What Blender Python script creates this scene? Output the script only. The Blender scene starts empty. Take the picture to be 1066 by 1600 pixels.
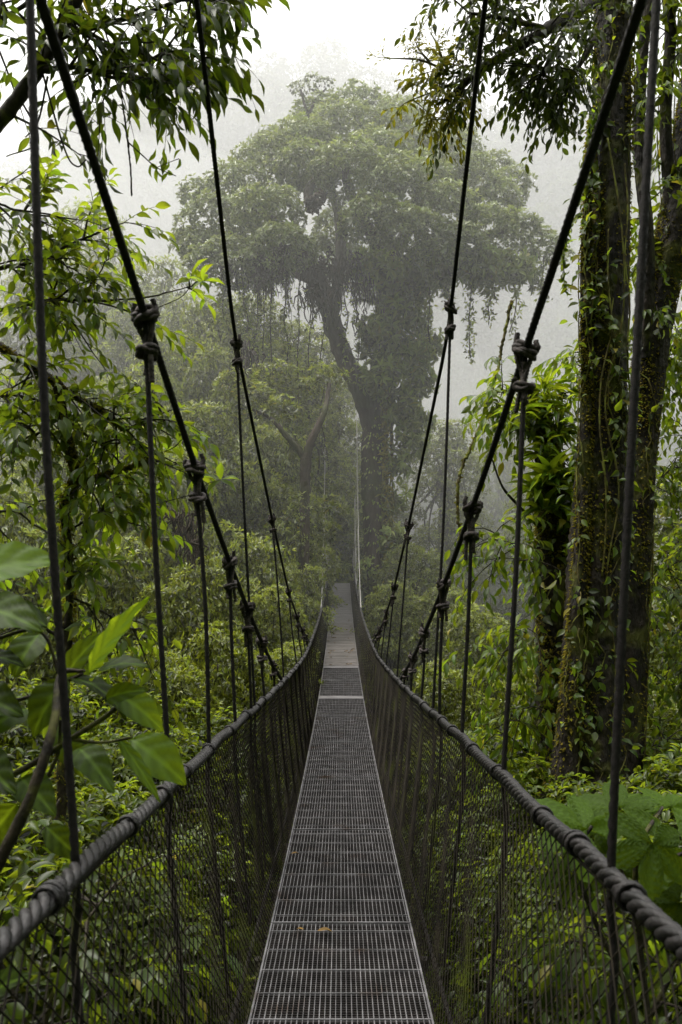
import bpy, math, random
import numpy as np
from mathutils import Vector

SEED = 7
R = np.random.default_rng(SEED)
random.seed(SEED)
sc = bpy.context.scene
COL = sc.collection
CAMZ = 1.6
F = 1244.0

def at(px, py, d):
    """photo pixel + depth -> world point (used as a surveying aid)"""
    return np.array([(px - 533) / F * d, d, CAMZ + (960 - py) / F * d])

def path(*pts):
    return np.array([at(*p) for p in pts])

# ------------------------------------------------------------------ materials
def newmat(name):
    m = bpy.data.materials.new(name); m.use_nodes = True
    nt = m.node_tree; nt.nodes.clear()
    return m, nt, nt.nodes, nt.links

def leaf_mat(name, col, trans=(.20, .30, .03), tf=.35, rough=.42, spec=.5, var=.5, yellow=.0):
    m, nt, N, L = newmat(name)
    out = N.new('ShaderNodeOutputMaterial')
    at_ = N.new('ShaderNodeAttribute'); at_.attribute_name = 'tint'
    oi = N.new('ShaderNodeObjectInfo')
    sep = N.new('ShaderNodeSeparateColor'); L.new(at_.outputs['Color'], sep.inputs[0])
    # brightness: tint.r (0..1) ; hue: tint.g
    hs = N.new('ShaderNodeHueSaturation')
    hs.inputs['Color'].default_value = (*col, 1)
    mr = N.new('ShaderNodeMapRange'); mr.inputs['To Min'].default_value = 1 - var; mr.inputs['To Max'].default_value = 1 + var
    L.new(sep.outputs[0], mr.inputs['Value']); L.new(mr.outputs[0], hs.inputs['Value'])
    mh = N.new('ShaderNodeMapRange'); mh.inputs['To Min'].default_value = .475; mh.inputs['To Max'].default_value = .515
    L.new(sep.outputs[1], mh.inputs['Value']); L.new(mh.outputs[0], hs.inputs['Hue'])
    yl = N.new('ShaderNodeMix'); yl.data_type = 'RGBA'
    L.new(hs.outputs[0], yl.inputs[6]); yl.inputs[7].default_value = (.30, .25, .03, 1)
    L.new(sep.outputs[2], yl.inputs[0])
    br = N.new('ShaderNodeBsdfPrincipled'); br.inputs['Roughness'].default_value = rough
    br.inputs['Specular IOR Level'].default_value = spec
    L.new(yl.outputs[2], br.inputs['Base Color'])
    tr = N.new('ShaderNodeBsdfTranslucent')
    hs2 = N.new('ShaderNodeHueSaturation'); hs2.inputs['Color'].default_value = (*trans, 1)
    L.new(mr.outputs[0], hs2.inputs['Value']); L.new(mh.outputs[0], hs2.inputs['Hue'])
    yl2 = N.new('ShaderNodeMix'); yl2.data_type = 'RGBA'
    L.new(hs2.outputs[0], yl2.inputs[6]); yl2.inputs[7].default_value = (.62, .50, .04, 1)
    L.new(sep.outputs[2], yl2.inputs[0]); L.new(yl2.outputs[2], tr.inputs['Color'])
    mx = N.new('ShaderNodeMixShader'); mx.inputs[0].default_value = tf
    L.new(br.outputs[0], mx.inputs[1]); L.new(tr.outputs[0], mx.inputs[2]); L.new(mx.outputs[0], out.inputs[0])
    return m

def rough_mat(name, c1, c2, scale=6, rough=.8, bump=.5, moss=None, mossamt=.5, spec=.3, dist=.02, stretch=None):
    m, nt, N, L = newmat(name)
    out = N.new('ShaderNodeOutputMaterial'); b = N.new('ShaderNodeBsdfPrincipled')
    b.inputs['Roughness'].default_value = rough; b.inputs['Specular IOR Level'].default_value = spec
    tc = N.new('ShaderNodeTexCoord'); mp = N.new('ShaderNodeMapping')
    if stretch: mp.inputs['Scale'].default_value = stretch
    L.new(tc.outputs['Object'], mp.inputs[0])
    n = N.new('ShaderNodeTexNoise'); n.inputs['Scale'].default_value = scale; n.inputs['Detail'].default_value = 6
    L.new(mp.outputs[0], n.inputs['Vector'])
    cr = N.new('ShaderNodeValToRGB'); cr.color_ramp.elements[0].color = (*c1, 1); cr.color_ramp.elements[1].color = (*c2, 1)
    cr.color_ramp.elements[0].position = .35; cr.color_ramp.elements[1].position = .68
    L.new(n.outputs[0], cr.inputs[0]); src = cr.outputs[0]
    if moss:
        n2 = N.new('ShaderNodeTexNoise'); n2.inputs['Scale'].default_value = scale * .45; n2.inputs['Detail'].default_value = 8
        L.new(tc.outputs['Object'], n2.inputs['Vector'])
        r2 = N.new('ShaderNodeValToRGB'); r2.color_ramp.elements[0].position = .62 - mossamt * .25; r2.color_ramp.elements[1].position = .75 - mossamt * .25
        L.new(n2.outputs[0], r2.inputs[0])
        mx = N.new('ShaderNodeMix'); mx.data_type = 'RGBA'; L.new(r2.outputs[0], mx.inputs[0])
        L.new(src, mx.inputs[6]); mx.inputs[7].default_value = (*moss, 1); src = mx.outputs[2]
    L.new(src, b.inputs['Base Color'])
    bp = N.new('ShaderNodeBump'); bp.inputs['Strength'].default_value = bump; bp.inputs['Distance'].default_value = dist
    n3 = N.new('ShaderNodeTexNoise'); n3.inputs['Scale'].default_value = scale * 4; n3.inputs['Detail'].default_value = 5
    L.new(mp.outputs[0], n3.inputs['Vector']); L.new(n3.outputs[0], bp.inputs['Height']); L.new(bp.outputs[0], b.inputs['Normal'])
    L.new(b.outputs[0], out.inputs[0])
    return m

M = {}
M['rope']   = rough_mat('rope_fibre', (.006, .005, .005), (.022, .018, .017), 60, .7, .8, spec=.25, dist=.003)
M['knot']   = rough_mat('knot_fibre', (.014, .011, .011), (.085, .066, .060), 55, .65, 1, spec=.3, dist=.003)
M['rail']   = rough_mat('rail_rope_fibre', (.005, .0045, .0045), (.022, .018, .018), 30, .55, 1, spec=.45, dist=.003)
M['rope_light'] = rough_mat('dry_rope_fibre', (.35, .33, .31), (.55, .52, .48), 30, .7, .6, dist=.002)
M['net']    = rough_mat('net_twine', (.010, .008, .007), (.035, .029, .020), 8, .85, .3, spec=.15, moss=(.05, .055, .012), mossamt=.2, dist=.002)
M['bark']   = rough_mat('wet_bark', (.010, .008, .007), (.045, .034, .026), 7, .75, 1, moss=(.085, .085, .018), mossamt=.42, dist=.05, stretch=(1, 1, .35))
M['barkbig']= rough_mat('big_tree_bark', (.03, .022, .016), (.10, .075, .055), 2, .8, 1, moss=(.06, .065, .02), mossamt=.5, dist=.15, stretch=(1, 1, .3))
M['twig']   = rough_mat('twig_bark', (.012, .009, .007), (.05, .038, .024), 25, .7, .7, moss=(.10, .10, .02), mossamt=.35, dist=.006)
M['vine']   = rough_mat('liana_bark', (.05, .042, .016), (.15, .12, .035), 18, .8, .5, moss=(.20, .21, .04), mossamt=.6, dist=.01)
M['root']   = rough_mat('hanging_root', (.020, .015, .011), (.075, .055, .038), 3, .9, .6, dist=.05)
M['soil']   = rough_mat('forest_soil', (.012, .012, .006), (.03, .04, .012), .6, .95, 1, moss=(.035, .07, .012), mossamt=.8, dist=.3)
M['steel']  = rough_mat('galvanised_steel', (.11, .105, .11), (.25, .24, .25), 9, .38, .2, spec=.6, dist=.002, moss=(.075, .045, .03), mossamt=.12)
M['darksteel'] = rough_mat('weathered_steel', (.014, .012, .011), (.045, .038, .036), 9, .65, .3, spec=.3, dist=.002)
M['plate']  = rough_mat('muddy_plate', (.085, .075, .070), (.15, .135, .125), 4, .5, .4, spec=.5, dist=.004)
M['greyplate'] = rough_mat('pale_plate', (.12, .112, .115), (.19, .18, .18), 5, .5, .3, dist=.003)

M['leaf_near']  = leaf_mat('near_leaf', (.046, .078, .009), (.33, .45, .020), .46, .40, .45, .75)
M['leaf_top']   = leaf_mat('canopy_leaf', (.030, .055, .008), (.22, .32, .015), .38, .45, .4, .7)
M['leaf_right'] = leaf_mat('dark_leaf', (.026, .042, .008), (.17, .24, .02), .26, .5, .35, .6)
M['leaf_big']   = leaf_mat('broad_leaf', (.060, .115, .012), (.34, .46, .014), .5, .5, .18, .8)
M['leaf_shrub'] = leaf_mat('undergrowth_leaf', (.066, .098, .012), (.33, .43, .020), .42, .38, .5, .9)
M['leaf_mid']   = leaf_mat('mid_forest_leaf', (.140, .172, .028), (.42, .50, .038), .34, .34, .7, .85)
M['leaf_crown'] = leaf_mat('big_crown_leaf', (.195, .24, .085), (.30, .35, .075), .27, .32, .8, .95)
M['leaf_epi']  = leaf_mat('epiphyte_crown_leaf', (.24, .30, .08), (.40, .48, .07), .32, .4, .5, .8)
M['leaf_far']   = leaf_mat('far_leaf', (.07, .09, .03), (.16, .19, .05), .3, .6, .2, .7)
M['leaf_yellow']= leaf_mat('olive_leaf', (.11, .12, .012), (.34, .34, .02), .4, .5, .3, .4)
M['moss']       = leaf_mat('moss_tuft', (.15, .135, .018), (.34, .30, .03), .3, .9, .05, .5)
M['fern']       = leaf_mat('epiphyte_leaf', (.065, .115, .010), (.34, .46, .018), .40, .4, .45, .75)
M['deadleaf']   = rough_mat('fallen_leaf_gold', (.12, .07, .018), (.30, .17, .03), 12, .7, .3, dist=.002)

# ------------------------------------------------------------------ mesh builder
def nrm(a):
    a = np.asarray(a, float)
    return a / np.maximum(np.linalg.norm(a, axis=-1, keepdims=True), 1e-9)

class MB:
    def __init__(s): s.v = []; s.q = []; s.t = []; s.c = []; s.n = 0
    def add(s, V, Q=None, T=None, tint=None):
        V = np.asarray(V, float).reshape(-1, 3)
        if len(V) == 0: return
        if Q is not None and len(Q): s.q.append(np.asarray(Q, np.int64) + s.n)
        if T is not None and len(T): s.t.append(np.asarray(T, np.int64) + s.n)
        s.v.append(V)
        if tint is None: tint = np.tile([.5, .5, 0.], (len(V), 1))
        s.c.append(np.asarray(tint, float)); s.n += len(V)
    def data(s, name, mat, smooth=True, origin=(0, 0, 0)):
        me = bpy.data.meshes.new(name)
        V = np.concatenate(s.v) - np.asarray(origin, float)
        C = np.concatenate(s.c)
        Q = np.concatenate(s.q) if s.q else np.zeros((0, 4), np.int64)
        T = np.concatenate(s.t) if s.t else np.zeros((0, 3), np.int64)
        me.vertices.add(len(V)); me.vertices.foreach_set('co', V.astype(np.float32).ravel())
        me.loops.add(Q.size + T.size)
        me.loops.foreach_set('vertex_index', np.concatenate([Q.ravel(), T.ravel()]).astype(np.int32))
        me.polygons.add(len(Q) + len(T))
        st = np.concatenate([np.arange(len(Q)) * 4, Q.size + np.arange(len(T)) * 3]).astype(np.int32)
        me.polygons.foreach_set('loop_start', st)
        me.polygons.foreach_set('loop_total', np.concatenate([np.full(len(Q), 4), np.full(len(T), 3)]).astype(np.int32))
        me.polygons.foreach_set('use_smooth', np.full(len(Q) + len(T), smooth))
        ca = me.color_attributes.new('tint', 'FLOAT_COLOR', 'POINT')
        ca.data.foreach_set('color', np.concatenate([C, np.ones((len(C), 1))], 1).astype(np.float32).ravel())
        me.update(); me.materials.append(mat)
        return me
    def build(s, name, mat, parent=None, smooth=True, origin=(0, 0, 0)):
        if not s.v: return None
        o = bpy.data.objects.new(name, s.data(name, mat, smooth, origin)); COL.objects.link(o)
        if parent is not None: o.parent = parent
        elif any(origin): o.location = origin
        return o

def tag(o, label=None, cat=None, group=None, kind=None):
    if label: o['label'] = label
    if cat: o['category'] = cat
    if group: o['group'] = group
    if kind: o['kind'] = kind
    return o

def thing(name, label, cat, group=None, loc=(0, 0, 0), rz=0, scale=1):
    o = bpy.data.objects.new(name, None); COL.objects.link(o); o.location = loc; o.rotation_euler.z = rz
    o.scale = (scale,) * 3; o.empty_display_size = .2
    return tag(o, label, cat, group)

def copy_thing(root, loc, rz, scale, label=None, group=None):
    r = root.copy(); COL.objects.link(r); r.location = loc; r.rotation_euler.z = rz
    r.scale = scale if hasattr(scale, '__len__') else (scale,) * 3
    if label: r['label'] = label
    if group: r['group'] = group
    for ch in list(root.children):
        c = ch.copy(); COL.objects.link(c); c.parent = r
        for g in ch.children:
            k = g.copy(); COL.objects.link(k); k.parent = c
    return r

def resample(P, step):
    P = np.asarray(P, float)
    d = np.r_[0, np.cumsum(np.linalg.norm(np.diff(P, axis=0), axis=1))]
    n = max(2, int(d[-1] / step) + 1); s = np.linspace(0, d[-1], n)
    return np.stack([np.interp(s, d, P[:, i]) for i in range(3)], 1), s

def smooth_path(P, n=40):
    """Catmull-Rom through P"""
    P = np.asarray(P, float)
    if len(P) < 3: return np.linspace(P[0], P[-1], n)
    Q = np.vstack([2 * P[0] - P[1], P, 2 * P[-1] - P[-2]])
    out = []; m = max(2, n // (len(P) - 1))
    for i in range(1, len(Q) - 2):
        t = np.linspace(0, 1, m, endpoint=False)[:, None]
        a, b, c, d = Q[i - 1], Q[i], Q[i + 1], Q[i + 2]
        out.append(.5 * (2 * b + (c - a) * t + (2 * a - 5 * b + 4 * c - d) * t ** 2 + (3 * b - a - 3 * c + d) * t ** 3))
    return np.vstack(out + [P[-1:]])

def tube(mb, P, r, sides=8, lobes=0, pitch=.1, amp=.14, jitter=0, cap=True, rng=None, tint=None):
    P = np.asarray(P, float); n = len(P)
    r = np.broadcast_to(np.asarray(r, float), (n,)) if np.ndim(r) == 0 or len(np.atleast_1d(r)) == n else np.interp(np.linspace(0, 1, n), np.linspace(0, 1, len(r)), r)
    T = nrm(np.gradient(P, axis=0))
    ref = np.array([0, 0, 1.]) if abs(T[0][2]) < .9 else np.array([1., 0, 0])
    U = np.zeros_like(P); u = nrm(ref - T[0] * (ref @ T[0]))
    for i in range(n):
        u = u - T[i] * (u @ T[i]); u = u / max(np.linalg.norm(u), 1e-9); U[i] = u
    W = np.cross(T, U)
    s = np.r_[0, np.cumsum(np.linalg.norm(np.diff(P, axis=0), axis=1))]
    th = np.linspace(0, 2 * math.pi, sides, endpoint=False)
    rr = np.repeat(r[:, None], sides, 1).copy()
    if lobes: rr *= 1 + amp * np.abs(np.cos(.5 * (lobes * th[None] - lobes * 2 * math.pi * s[:, None] / pitch))) * 1.6 - amp
    if jitter: rr *= 1 + jitter * (rng or R).standard_normal(rr.shape)
    V = P[:, None] + rr[..., None] * (np.cos(th)[None, :, None] * U[:, None] + np.sin(th)[None, :, None] * W[:, None])
    i = np.arange(n - 1)[:, None] * sides; j = np.arange(sides)[None]; k = (j + 1) % sides
    Q = np.stack([i + j, i + k, i + sides + k, i + sides + j], -1).reshape(-1, 4)
    V = V.reshape(-1, 3); Tt = None
    if cap:
        V = np.vstack([V, P[0], P[-1]]); jj = np.arange(sides); kk = (jj + 1) % sides
        Tt = np.vstack([np.stack([kk, jj, np.full(sides, n * sides)], 1), np.stack([jj + (n - 1) * sides, kk + (n - 1) * sides, np.full(sides, n * sides + 1)], 1)])
    mb.add(V, Q, Tt, None if tint is None else np.tile(tint, (len(V), 1)))

BOXQ = np.array([[0, 3, 2, 1], [4, 5, 6, 7], [0, 1, 5, 4], [1, 2, 6, 5], [2, 3, 7, 6], [3, 0, 4, 7]])
def box(mb, x0, x1, y0, y1, z0, z1, zf=None):
    v = np.array([[x0, y0, z0], [x1, y0, z0], [x1, y1, z0], [x0, y1, z0], [x0, y0, z1], [x1, y0, z1], [x1, y1, z1], [x0, y1, z1]], float)
    if zf is not None: v[:, 2] += zf(v[:, 1])
    mb.add(v, BOXQ)

# ------------------------------------------------------------------ leaves
def leaf_template(rows, widths, fold=.25, droop=.25, wave=0):
    V = []; Q = []; T = []
    zc = lambda y: -droop * y * y
    V.append([0, rows[0], zc(rows[0])])
    for y, w in zip(rows[1:-1], widths[1:-1]):
        V += [[-w, y, zc(y) + fold * w + wave * math.sin(y * 19)], [0, y, zc(y)], [w, y, zc(y) + fold * w + wave * math.cos(y * 17)]]
    V.append([0, rows[-1], zc(rows[-1])])
    m = len(rows) - 2
    T += [[0, 2, 1], [0, 3, 2]]
    for i in range(m - 1):
        a = 1 + 3 * i; b = a + 3
        Q += [[a, a + 1, b + 1, b], [a + 1, a + 2, b + 2, b + 1]]
    a = 1 + 3 * (m - 1); e = len(V) - 1
    T += [[a, a + 1, e], [a + 1, a + 2, e]]
    return np.array(V, float), np.array(Q, int).reshape(-1, 4), np.array(T, int)

LT_HI = leaf_template([0, .12, .28, .48, .68, .85, 1], [0, .45, .85, 1, .78, .4, 0], .22, .32)
LT_MID = leaf_template([0, .3, .68, 1], [0, .92, .8, 0], .3, .3)
LT_XHI = leaf_template([0, .06, .14, .24, .34, .45, .56, .67, .77, .86, .94, 1], [0, .3, .62, .86, .97, 1, .95, .82, .62, .4, .18, 0], .16, .35, .012)
def leaf_lo(fold=.3):
    V = np.array([[0, 0, 0], [-1, .45, fold], [0, 1, -.15], [1, .45, fold]], float)
    return V, np.zeros((0, 4), int), np.array([[0, 3, 2], [0, 2, 1]])
LT_LO = leaf_lo()

def put_leaves(mb, P, D, N, L, W, tmpl=LT_LO, tint=None, rng=None):
    """P base, D axis, N rough normal; L length, W half width (absolute ratio of L)"""
    rng = rng or R
    V, Q, T = tmpl
    n = len(P)
    if n == 0: return
    D = nrm(D); S = nrm(np.cross(D, N)); Nn = np.cross(S, D)
    L = np.broadcast_to(L, (n,)); W = np.broadcast_to(W, (n,)) * L
    X = P[:, None] + V[None, :, 0, None] * S[:, None] * W[:, None, None] + V[None, :, 1, None] * D[:, None] * L[:, None, None] \
        + np.sign(V[None, :, 2, None]) * np.abs(V[None, :, 2, None]) * Nn[:, None] * (np.where(V[None, :, 2, None] > 0, W[:, None, None], L[:, None, None]))
    k = len(V)
    off = (np.arange(n) * k)[:, None, None]
    if tint is None: tint = np.stack([rng.random(n), rng.random(n), np.zeros(n)], 1)
    mb.add(X.reshape(-1, 3), (Q[None] + off).reshape(-1, 4) if len(Q) else None, (T[None] + off).reshape(-1, 3), np.repeat(tint, k, 0))

def rnd_dirs(n, rng=None):
    return nrm((rng or R).standard_normal((n, 3)))

def rosettes(mb, C, A, n_each, L, W, tmpl=LT_LO, tilt=.9, base_t=None, rng=None, Lvar=.3, yellow=0.):
    """C centres, A axis dirs: n_each leaves radiating"""
    rng = rng or R
    C = np.repeat(C, n_each, 0); A = nrm(np.repeat(A, n_each, 0))
    n = len(C)
    r = rnd_dirs(n, rng); side = nrm(r - A * (r * A).sum(1, keepdims=True))
    t = tilt * (.6 + .6 * rng.random((n, 1)))
    D = nrm(A * np.cos(t) + side * np.sin(t) + np.array([0, 0, -.18]))
    Nn = A + rng.standard_normal((n, 3)) * .25
    if base_t is None: bt = rng.random(n)
    else: bt = np.clip(np.repeat(base_t, n_each) + rng.normal(0, .13, n), 0, 1)
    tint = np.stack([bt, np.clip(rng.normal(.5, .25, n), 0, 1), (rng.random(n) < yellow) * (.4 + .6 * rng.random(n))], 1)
    put_leaves(mb, C + D * .02, D, Nn, L * (1 + Lvar * (rng.random(n) * 2 - 1)), W, tmpl, tint, rng)

def clump_points(clumps, dens, rng, shell=.35, up=.35, cull=.72):
    """points on the outer shells of overlapping ellipsoids; dens = points per unit area"""
    P = []; A = []; B = []
    C = np.array([c for c, r in clumps]); RR = np.array([r for c, r in clumps])
    for i, (c, r) in enumerate(clumps):
        r = np.asarray(r, float)
        n = int(dens * 4 * (r[0] * r[1] + r[1] * r[2] + r[0] * r[2]) / 3 * math.pi)
        d = rnd_dirs(n, rng); d = d[(d[:, 2] > -.45) | (rng.random(len(d)) < .35)]
        k = 1 - shell * rng.random((len(d), 1)) ** 1.6
        bump = 1 + .13 * np.sin(d[:, :1] * 5 + i) * np.cos(d[:, 1:2] * 6 + i * 2) + .08 * np.sin(d[:, 2:3] * 9 + i)
        p = c + d * r * k * bump
        q = ((p[:, None] - C[None]) / RR[None]); q = np.sqrt((q ** 2).sum(-1)); q[:, i] = 9
        keep = q.min(1) > cull
        p = p[keep]; d = d[keep]; k = k[keep]
        P.append(p); A.append(nrm(d / r * r.mean() + np.array([0, 0, up])))
        B.append(np.clip(.10 + .62 * (d[:, 2] * .5 + .5) * (k[:, 0] - .6) * 2.5 + rng.normal(0, .06, len(p)), 0, 1))  # shading put into the leaf tint: lighter on clump tops, darker below and inside
    return np.concatenate(P), np.concatenate(A), np.concatenate(B)

# ------------------------------------------------------------------ twiggy foliage for near trees
def foliage(wood, leaves, limbs, rng, n_br=30, br_len=.9, n_tw=7, tw_len=.35, leafL=.13, leafW=.2, spacing=.05,
            tmpl=LT_HI, droop=.4, tint0=.5, yellow=.02, tw_r=.0025, br_r=.008, t0=.15, bias=(0, 0, 0), spread=1., hang=.5):
    P_, D_, N_, T_ = [], [], [], []
    bias = np.asarray(bias, float)
    for limb in limbs:
        limb = np.asarray(limb)
        m = len(limb)
        for b in range(n_br):
            t = t0 + (1 - t0) * rng.random(); i = min(int(t * (m - 1)), m - 2)
            o = limb[i] + (limb[i + 1] - limb[i]) * (t * (m - 1) - i)
            tg = nrm(limb[min(i + 2, m - 1)] - limb[i])
            d = nrm(tg * .55 + rnd_dirs(1, rng)[0] * spread + bias)
            L = br_len * (.5 + .7 * rng.random()); k = 7
            s = np.linspace(0, 1, k)[:, None]
            wig = np.cumsum(rng.normal(0, .05, (k, 3)), 0) * L * .5
            br = o + d * L * s + np.array([0, 0, -1.]) * droop * L * s ** 2 * .5 + wig * s
            tube(wood, br, np.linspace(br_r, br_r * .35, k), 5, cap=False)
            for w in range(n_tw + 1):
                if w == n_tw: o2 = br[-1]; d2 = nrm(br[-1] - br[-2])
                else:
                    u = .15 + .85 * (w + rng.random()) / n_tw; u = min(u, .999); j = min(int(u * (k - 1)), k - 2)
                    o2 = br[j] + (br[j + 1] - br[j]) * (u * (k - 1) - j)
                    d2 = nrm(nrm(br[j + 1] - br[j]) * .7 + rnd_dirs(1, rng)[0] * .8)
                L2 = tw_len * (.5 + .8 * rng.random()); k2 = 5
                s2 = np.linspace(0, 1, k2)[:, None]
                tw = o2 + d2 * L2 * s2 + np.array([0, 0, -1.]) * droop * L2 * s2 ** 2 * .6
                tube(wood, tw, np.linspace(tw_r, tw_r * .5, k2), 4, cap=False)
                nl = max(3, int(L2 / spacing))
                uu = np.linspace(.2, 1, nl)
                pts = np.stack([np.interp(uu, s2[:, 0], tw[:, c]) for c in range(3)], 1)
                ax = nrm(np.gradient(pts, axis=0))
                sd = nrm(np.cross(ax, np.array([0, 0, 1.]) + rng.normal(0, .3, 3)))
                sg = np.where(np.arange(nl) % 2 == 0, 1., -1.)[:, None]
                ld = nrm(ax * .75 + sd * sg * .8 + np.array([0, 0, -hang]) + rng.normal(0, .18, (nl, 3)))
                ld[-1] = nrm(ax[-1] + np.array([0, 0, -hang * .7]))
                P_.append(pts); D_.append(ld); N_.append(np.array([0, 0, 1.]) + rng.normal(0, .45, (nl, 3)))
                tb = np.clip(tint0 + rng.normal(0, .14) + rng.normal(0, .12, nl), 0, 1)
                yy = (rng.random(nl) < yellow) * (.5 + .5 * rng.random(nl))
                T_.append(np.stack([tb, np.clip(rng.normal(.5, .25, nl), 0, 1), yy], 1))
    P_ = np.concatenate(P_); D_ = np.concatenate(D_); N_ = np.concatenate(N_); T_ = np.concatenate(T_)
    put_leaves(leaves, P_, D_, N_, leafL * (.6 + .6 * rng.random(len(P_))), leafW, tmpl, T_, rng)

# =================================================================== THE BRIDGE
def zd(y): y = np.asarray(y, float); return -.03 + .0036 * (y - 4.5) ** 2
def RX(y): return np.interp(y, [-2, 4, 11, 33], [.585, .585, .505, .475])
def RH(y): return np.interp(y, [-2, 4, 11, 33], [1.04, 1.03, .90, .90])
def RZ(y): return zd(y) + RH(y)
Y0, Y1 = -1.2, 33.0
HW = .365
bridge = thing('hanging_bridge', 'long dark rope hanging bridge with steel grating deck crossing the misty forest valley', 'bridge')

# deck: one grating panel = 1.8 m of grating made of bearing bars, fine cross bars and bright cross rods
def deck_panel(y0, y1, kind):
    fine, rods = MB(), MB()
    n = 33; xs = np.linspace(-HW + .012, HW - .012, n)
    segs = max(1, int((y1 - y0) / .6))
    ye = np.linspace(y0 + .004, y1 - .004, segs + 1)
    if kind == 'grating':
        for i, x in enumerate(xs):
            w = .0026 if i % 2 else .0038
            for a, b in zip(ye[:-1], ye[1:]):
                box(rods, x - w / 2, x + w / 2, a, b, -.026, 0, zd)
        y = y0 + .02
        while y < y1 - .01:
            box(fine, -HW + .003, HW - .003, y, y + .005, -.027, -.004, zd); y += .0205
        y = y0 + .1125; k = 0
        while y < y1 - .02:
            h = .007 if k % 2 else .005
            box(rods, -HW, HW, y, y + h, -.02, .003, zd); y += .2255; k += 1
        for s in (-1, 1):
            for a, b in zip(ye[:-1], ye[1:]):
                box(rods, s * HW - .004, s * HW + .004, a, b, -.034, .005, zd)
        box(rods, -HW, HW, y0 + .002, y0 + .012, -.034, .0055, zd)
    else:
        y = y0
        while y < y1 - .02:
            yy = min(y + .2, y1)
            box(fine, -HW, HW, y + .004, yy - .002, -.03, (.0 if int(y * 5) % 2 else .003), zd); y = yy
    return fine, rods

y = Y0
while y < Y1 - .1:
    y2 = min(y + 1.8, Y1)
    kind = 'grating' if y < 16.5 else ('plate' if y < 23.5 else 'grey')
    f, r = deck_panel(y, y2, kind)
    if kind == 'grating': top = r.build('deck_panel', M['steel'], bridge, False)
    else:
        top = f.build('deck_panel', M['plate'] if kind == 'plate' else M['greyplate'], bridge, False)
        for s in (-1, 1):
            e = MB(); ye = np.linspace(y + .004, y2 - .004, 4)
            for a, b in zip(ye[:-1], ye[1:]): box(e, s * HW - .006, s * HW + .006, a, b, -.03, .012, zd)
            e.build('edge_strip', M['steel'], top, False)
        tag(top, 'solid muddy deck panel strewn with small yellow leaves' if kind == 'plate' else 'pale grey wet deck panel near the far end')
    if kind == 'grating': f.build('infill_grating', M['darksteel'], top, False)
    y = y2
for ys in (12.9, 16.45):
    m = MB(); box(m, -HW, HW, ys, ys + .28, .007, .012, zd); m.build('joint_plate', M['greyplate'], bridge, False)
# cross beams under the deck
hang_y = {s: [] for s in (-1, 1)}
A_Y = {-1: [.88, 1.76, 2.73, 3.55, 4.4, 5.12, 5.9, 6.7], 1: [.82, 1.73, 2.88, 3.87, 4.7, 5.65, 6.4, 7.0]}
B_Y = {-1: [5.3, 7.62, 9.45, 10.5, 11.4, 12.2], 1: [5.0, 7.75, 9.3, 10.3, 11.3, 12.1]}
for yb in np.arange(-.9, 33, .95):
    m = MB(); box(m, -.42, .42, yb, yb + .05, -.10, -.045, zd); m.build('cross_beam', M['darksteel'], bridge, False)
for s in (-1, 1):
    m = MB(); ys = np.arange(Y0, Y1, .4)
    tube(m, np.stack([np.full_like(ys, s * .47), ys, zd(ys) - .125], 1), .012, 6)
    m.build('deck_cable', M['rope'], bridge)

# handrail ropes
for s in (-1, 1):
    m = MB()
    ys = np.arange(-.9, 12, .008)
    rj = np.random.default_rng(3 + s)
    wob = np.interp(ys, np.arange(-2, 36, 1.0), rj.normal(0, .012, 38))
    ctr = lambda yy: np.stack([s * RX(yy), yy, RZ(yy) + .014 * np.abs(np.sin(yy * math.pi / .95)) * -1 + .007], 1)
    cp = ctr(ys)
    for q in range(3):   # three laid strands
        th = 2 * math.pi * (ys / .135 + q / 3) + .5 * np.sin(ys * 2.3)
        tube(m, cp + np.stack([np.cos(th) * .0118, np.zeros_like(th), np.sin(th) * .0118], 1), .0115, 9, jitter=.035)
    y2 = np.arange(12, 33.6, .03); tube(m, ctr(y2), .0235, 12, 3, .24, .17)
    rail = m.build('handrail_rope', M['rail'], bridge)
    # whipping turns and net lashings round the handrail
    yy = .95 + (.1 if s > 0 else 0)
    k = 0
    while yy < 32:
        lm = MB(); c = ctr(np.array([yy]))[0]
        turns = int(rj.integers(1, 5))
        t = np.linspace(0, turns * 2 * math.pi, turns * 14)
        hp = np.stack([c[0] + .0275 * np.cos(t), c[1] + .012 * t / (2 * math.pi) * 1.25 + .004 * np.sin(t * .5), c[2] + .0275 * np.sin(t)], 1)
        tube(lm, hp, .0040 + .0015 * rj.random(), 6)
        lm.build('lashing', M['rail'], rail)
        yy += (.475 if yy < 12 else .95) * rj.uniform(.6, 1.4); k += 1

# netting
def net_pt(s, y, v):   # v 0 at rail, 1 at deck
    x = RX(y) + (.385 - RX(y)) * v ** 1.15
    z = RZ(y) - .03 + (zd(y) - .03 - RZ(y) + .03) * v
    return np.stack([s * (x + .008 * np.sin(y * 9 + v * 7) * np.sin(v * 3.1)), y + .006 * np.sin(v * 23 + y * 3), z], -1)
for s in (-1, 1):
    m = MB(); cell = .056; H = 1.0
    for fam in (-1, 1):
        ya = Y0 - H
        while ya < Y1:
            v = np.linspace(0, 1, 13)
            ym = ya + v * H * .95 if fam > 0 else ya + (1 - v) * H * .95
            ok = (ym > Y0) & (ym < Y1)
            if ok.sum() > 2:
                P = net_pt(s, ym[ok], v[ok]); P[:, 0] += fam * .0015
                tube(m, P, .0022 if ya < 8 else .0023, 4, cap=False)
            ya += cell if ya < 10 else cell * 1.6
    for v in (.0, 1.):
        ys = np.arange(Y0, Y1, .2); tube(m, net_pt(s, ys, np.full_like(ys, v)), .005, 5)
    m.build('side_net', M['net'], bridge)

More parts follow.
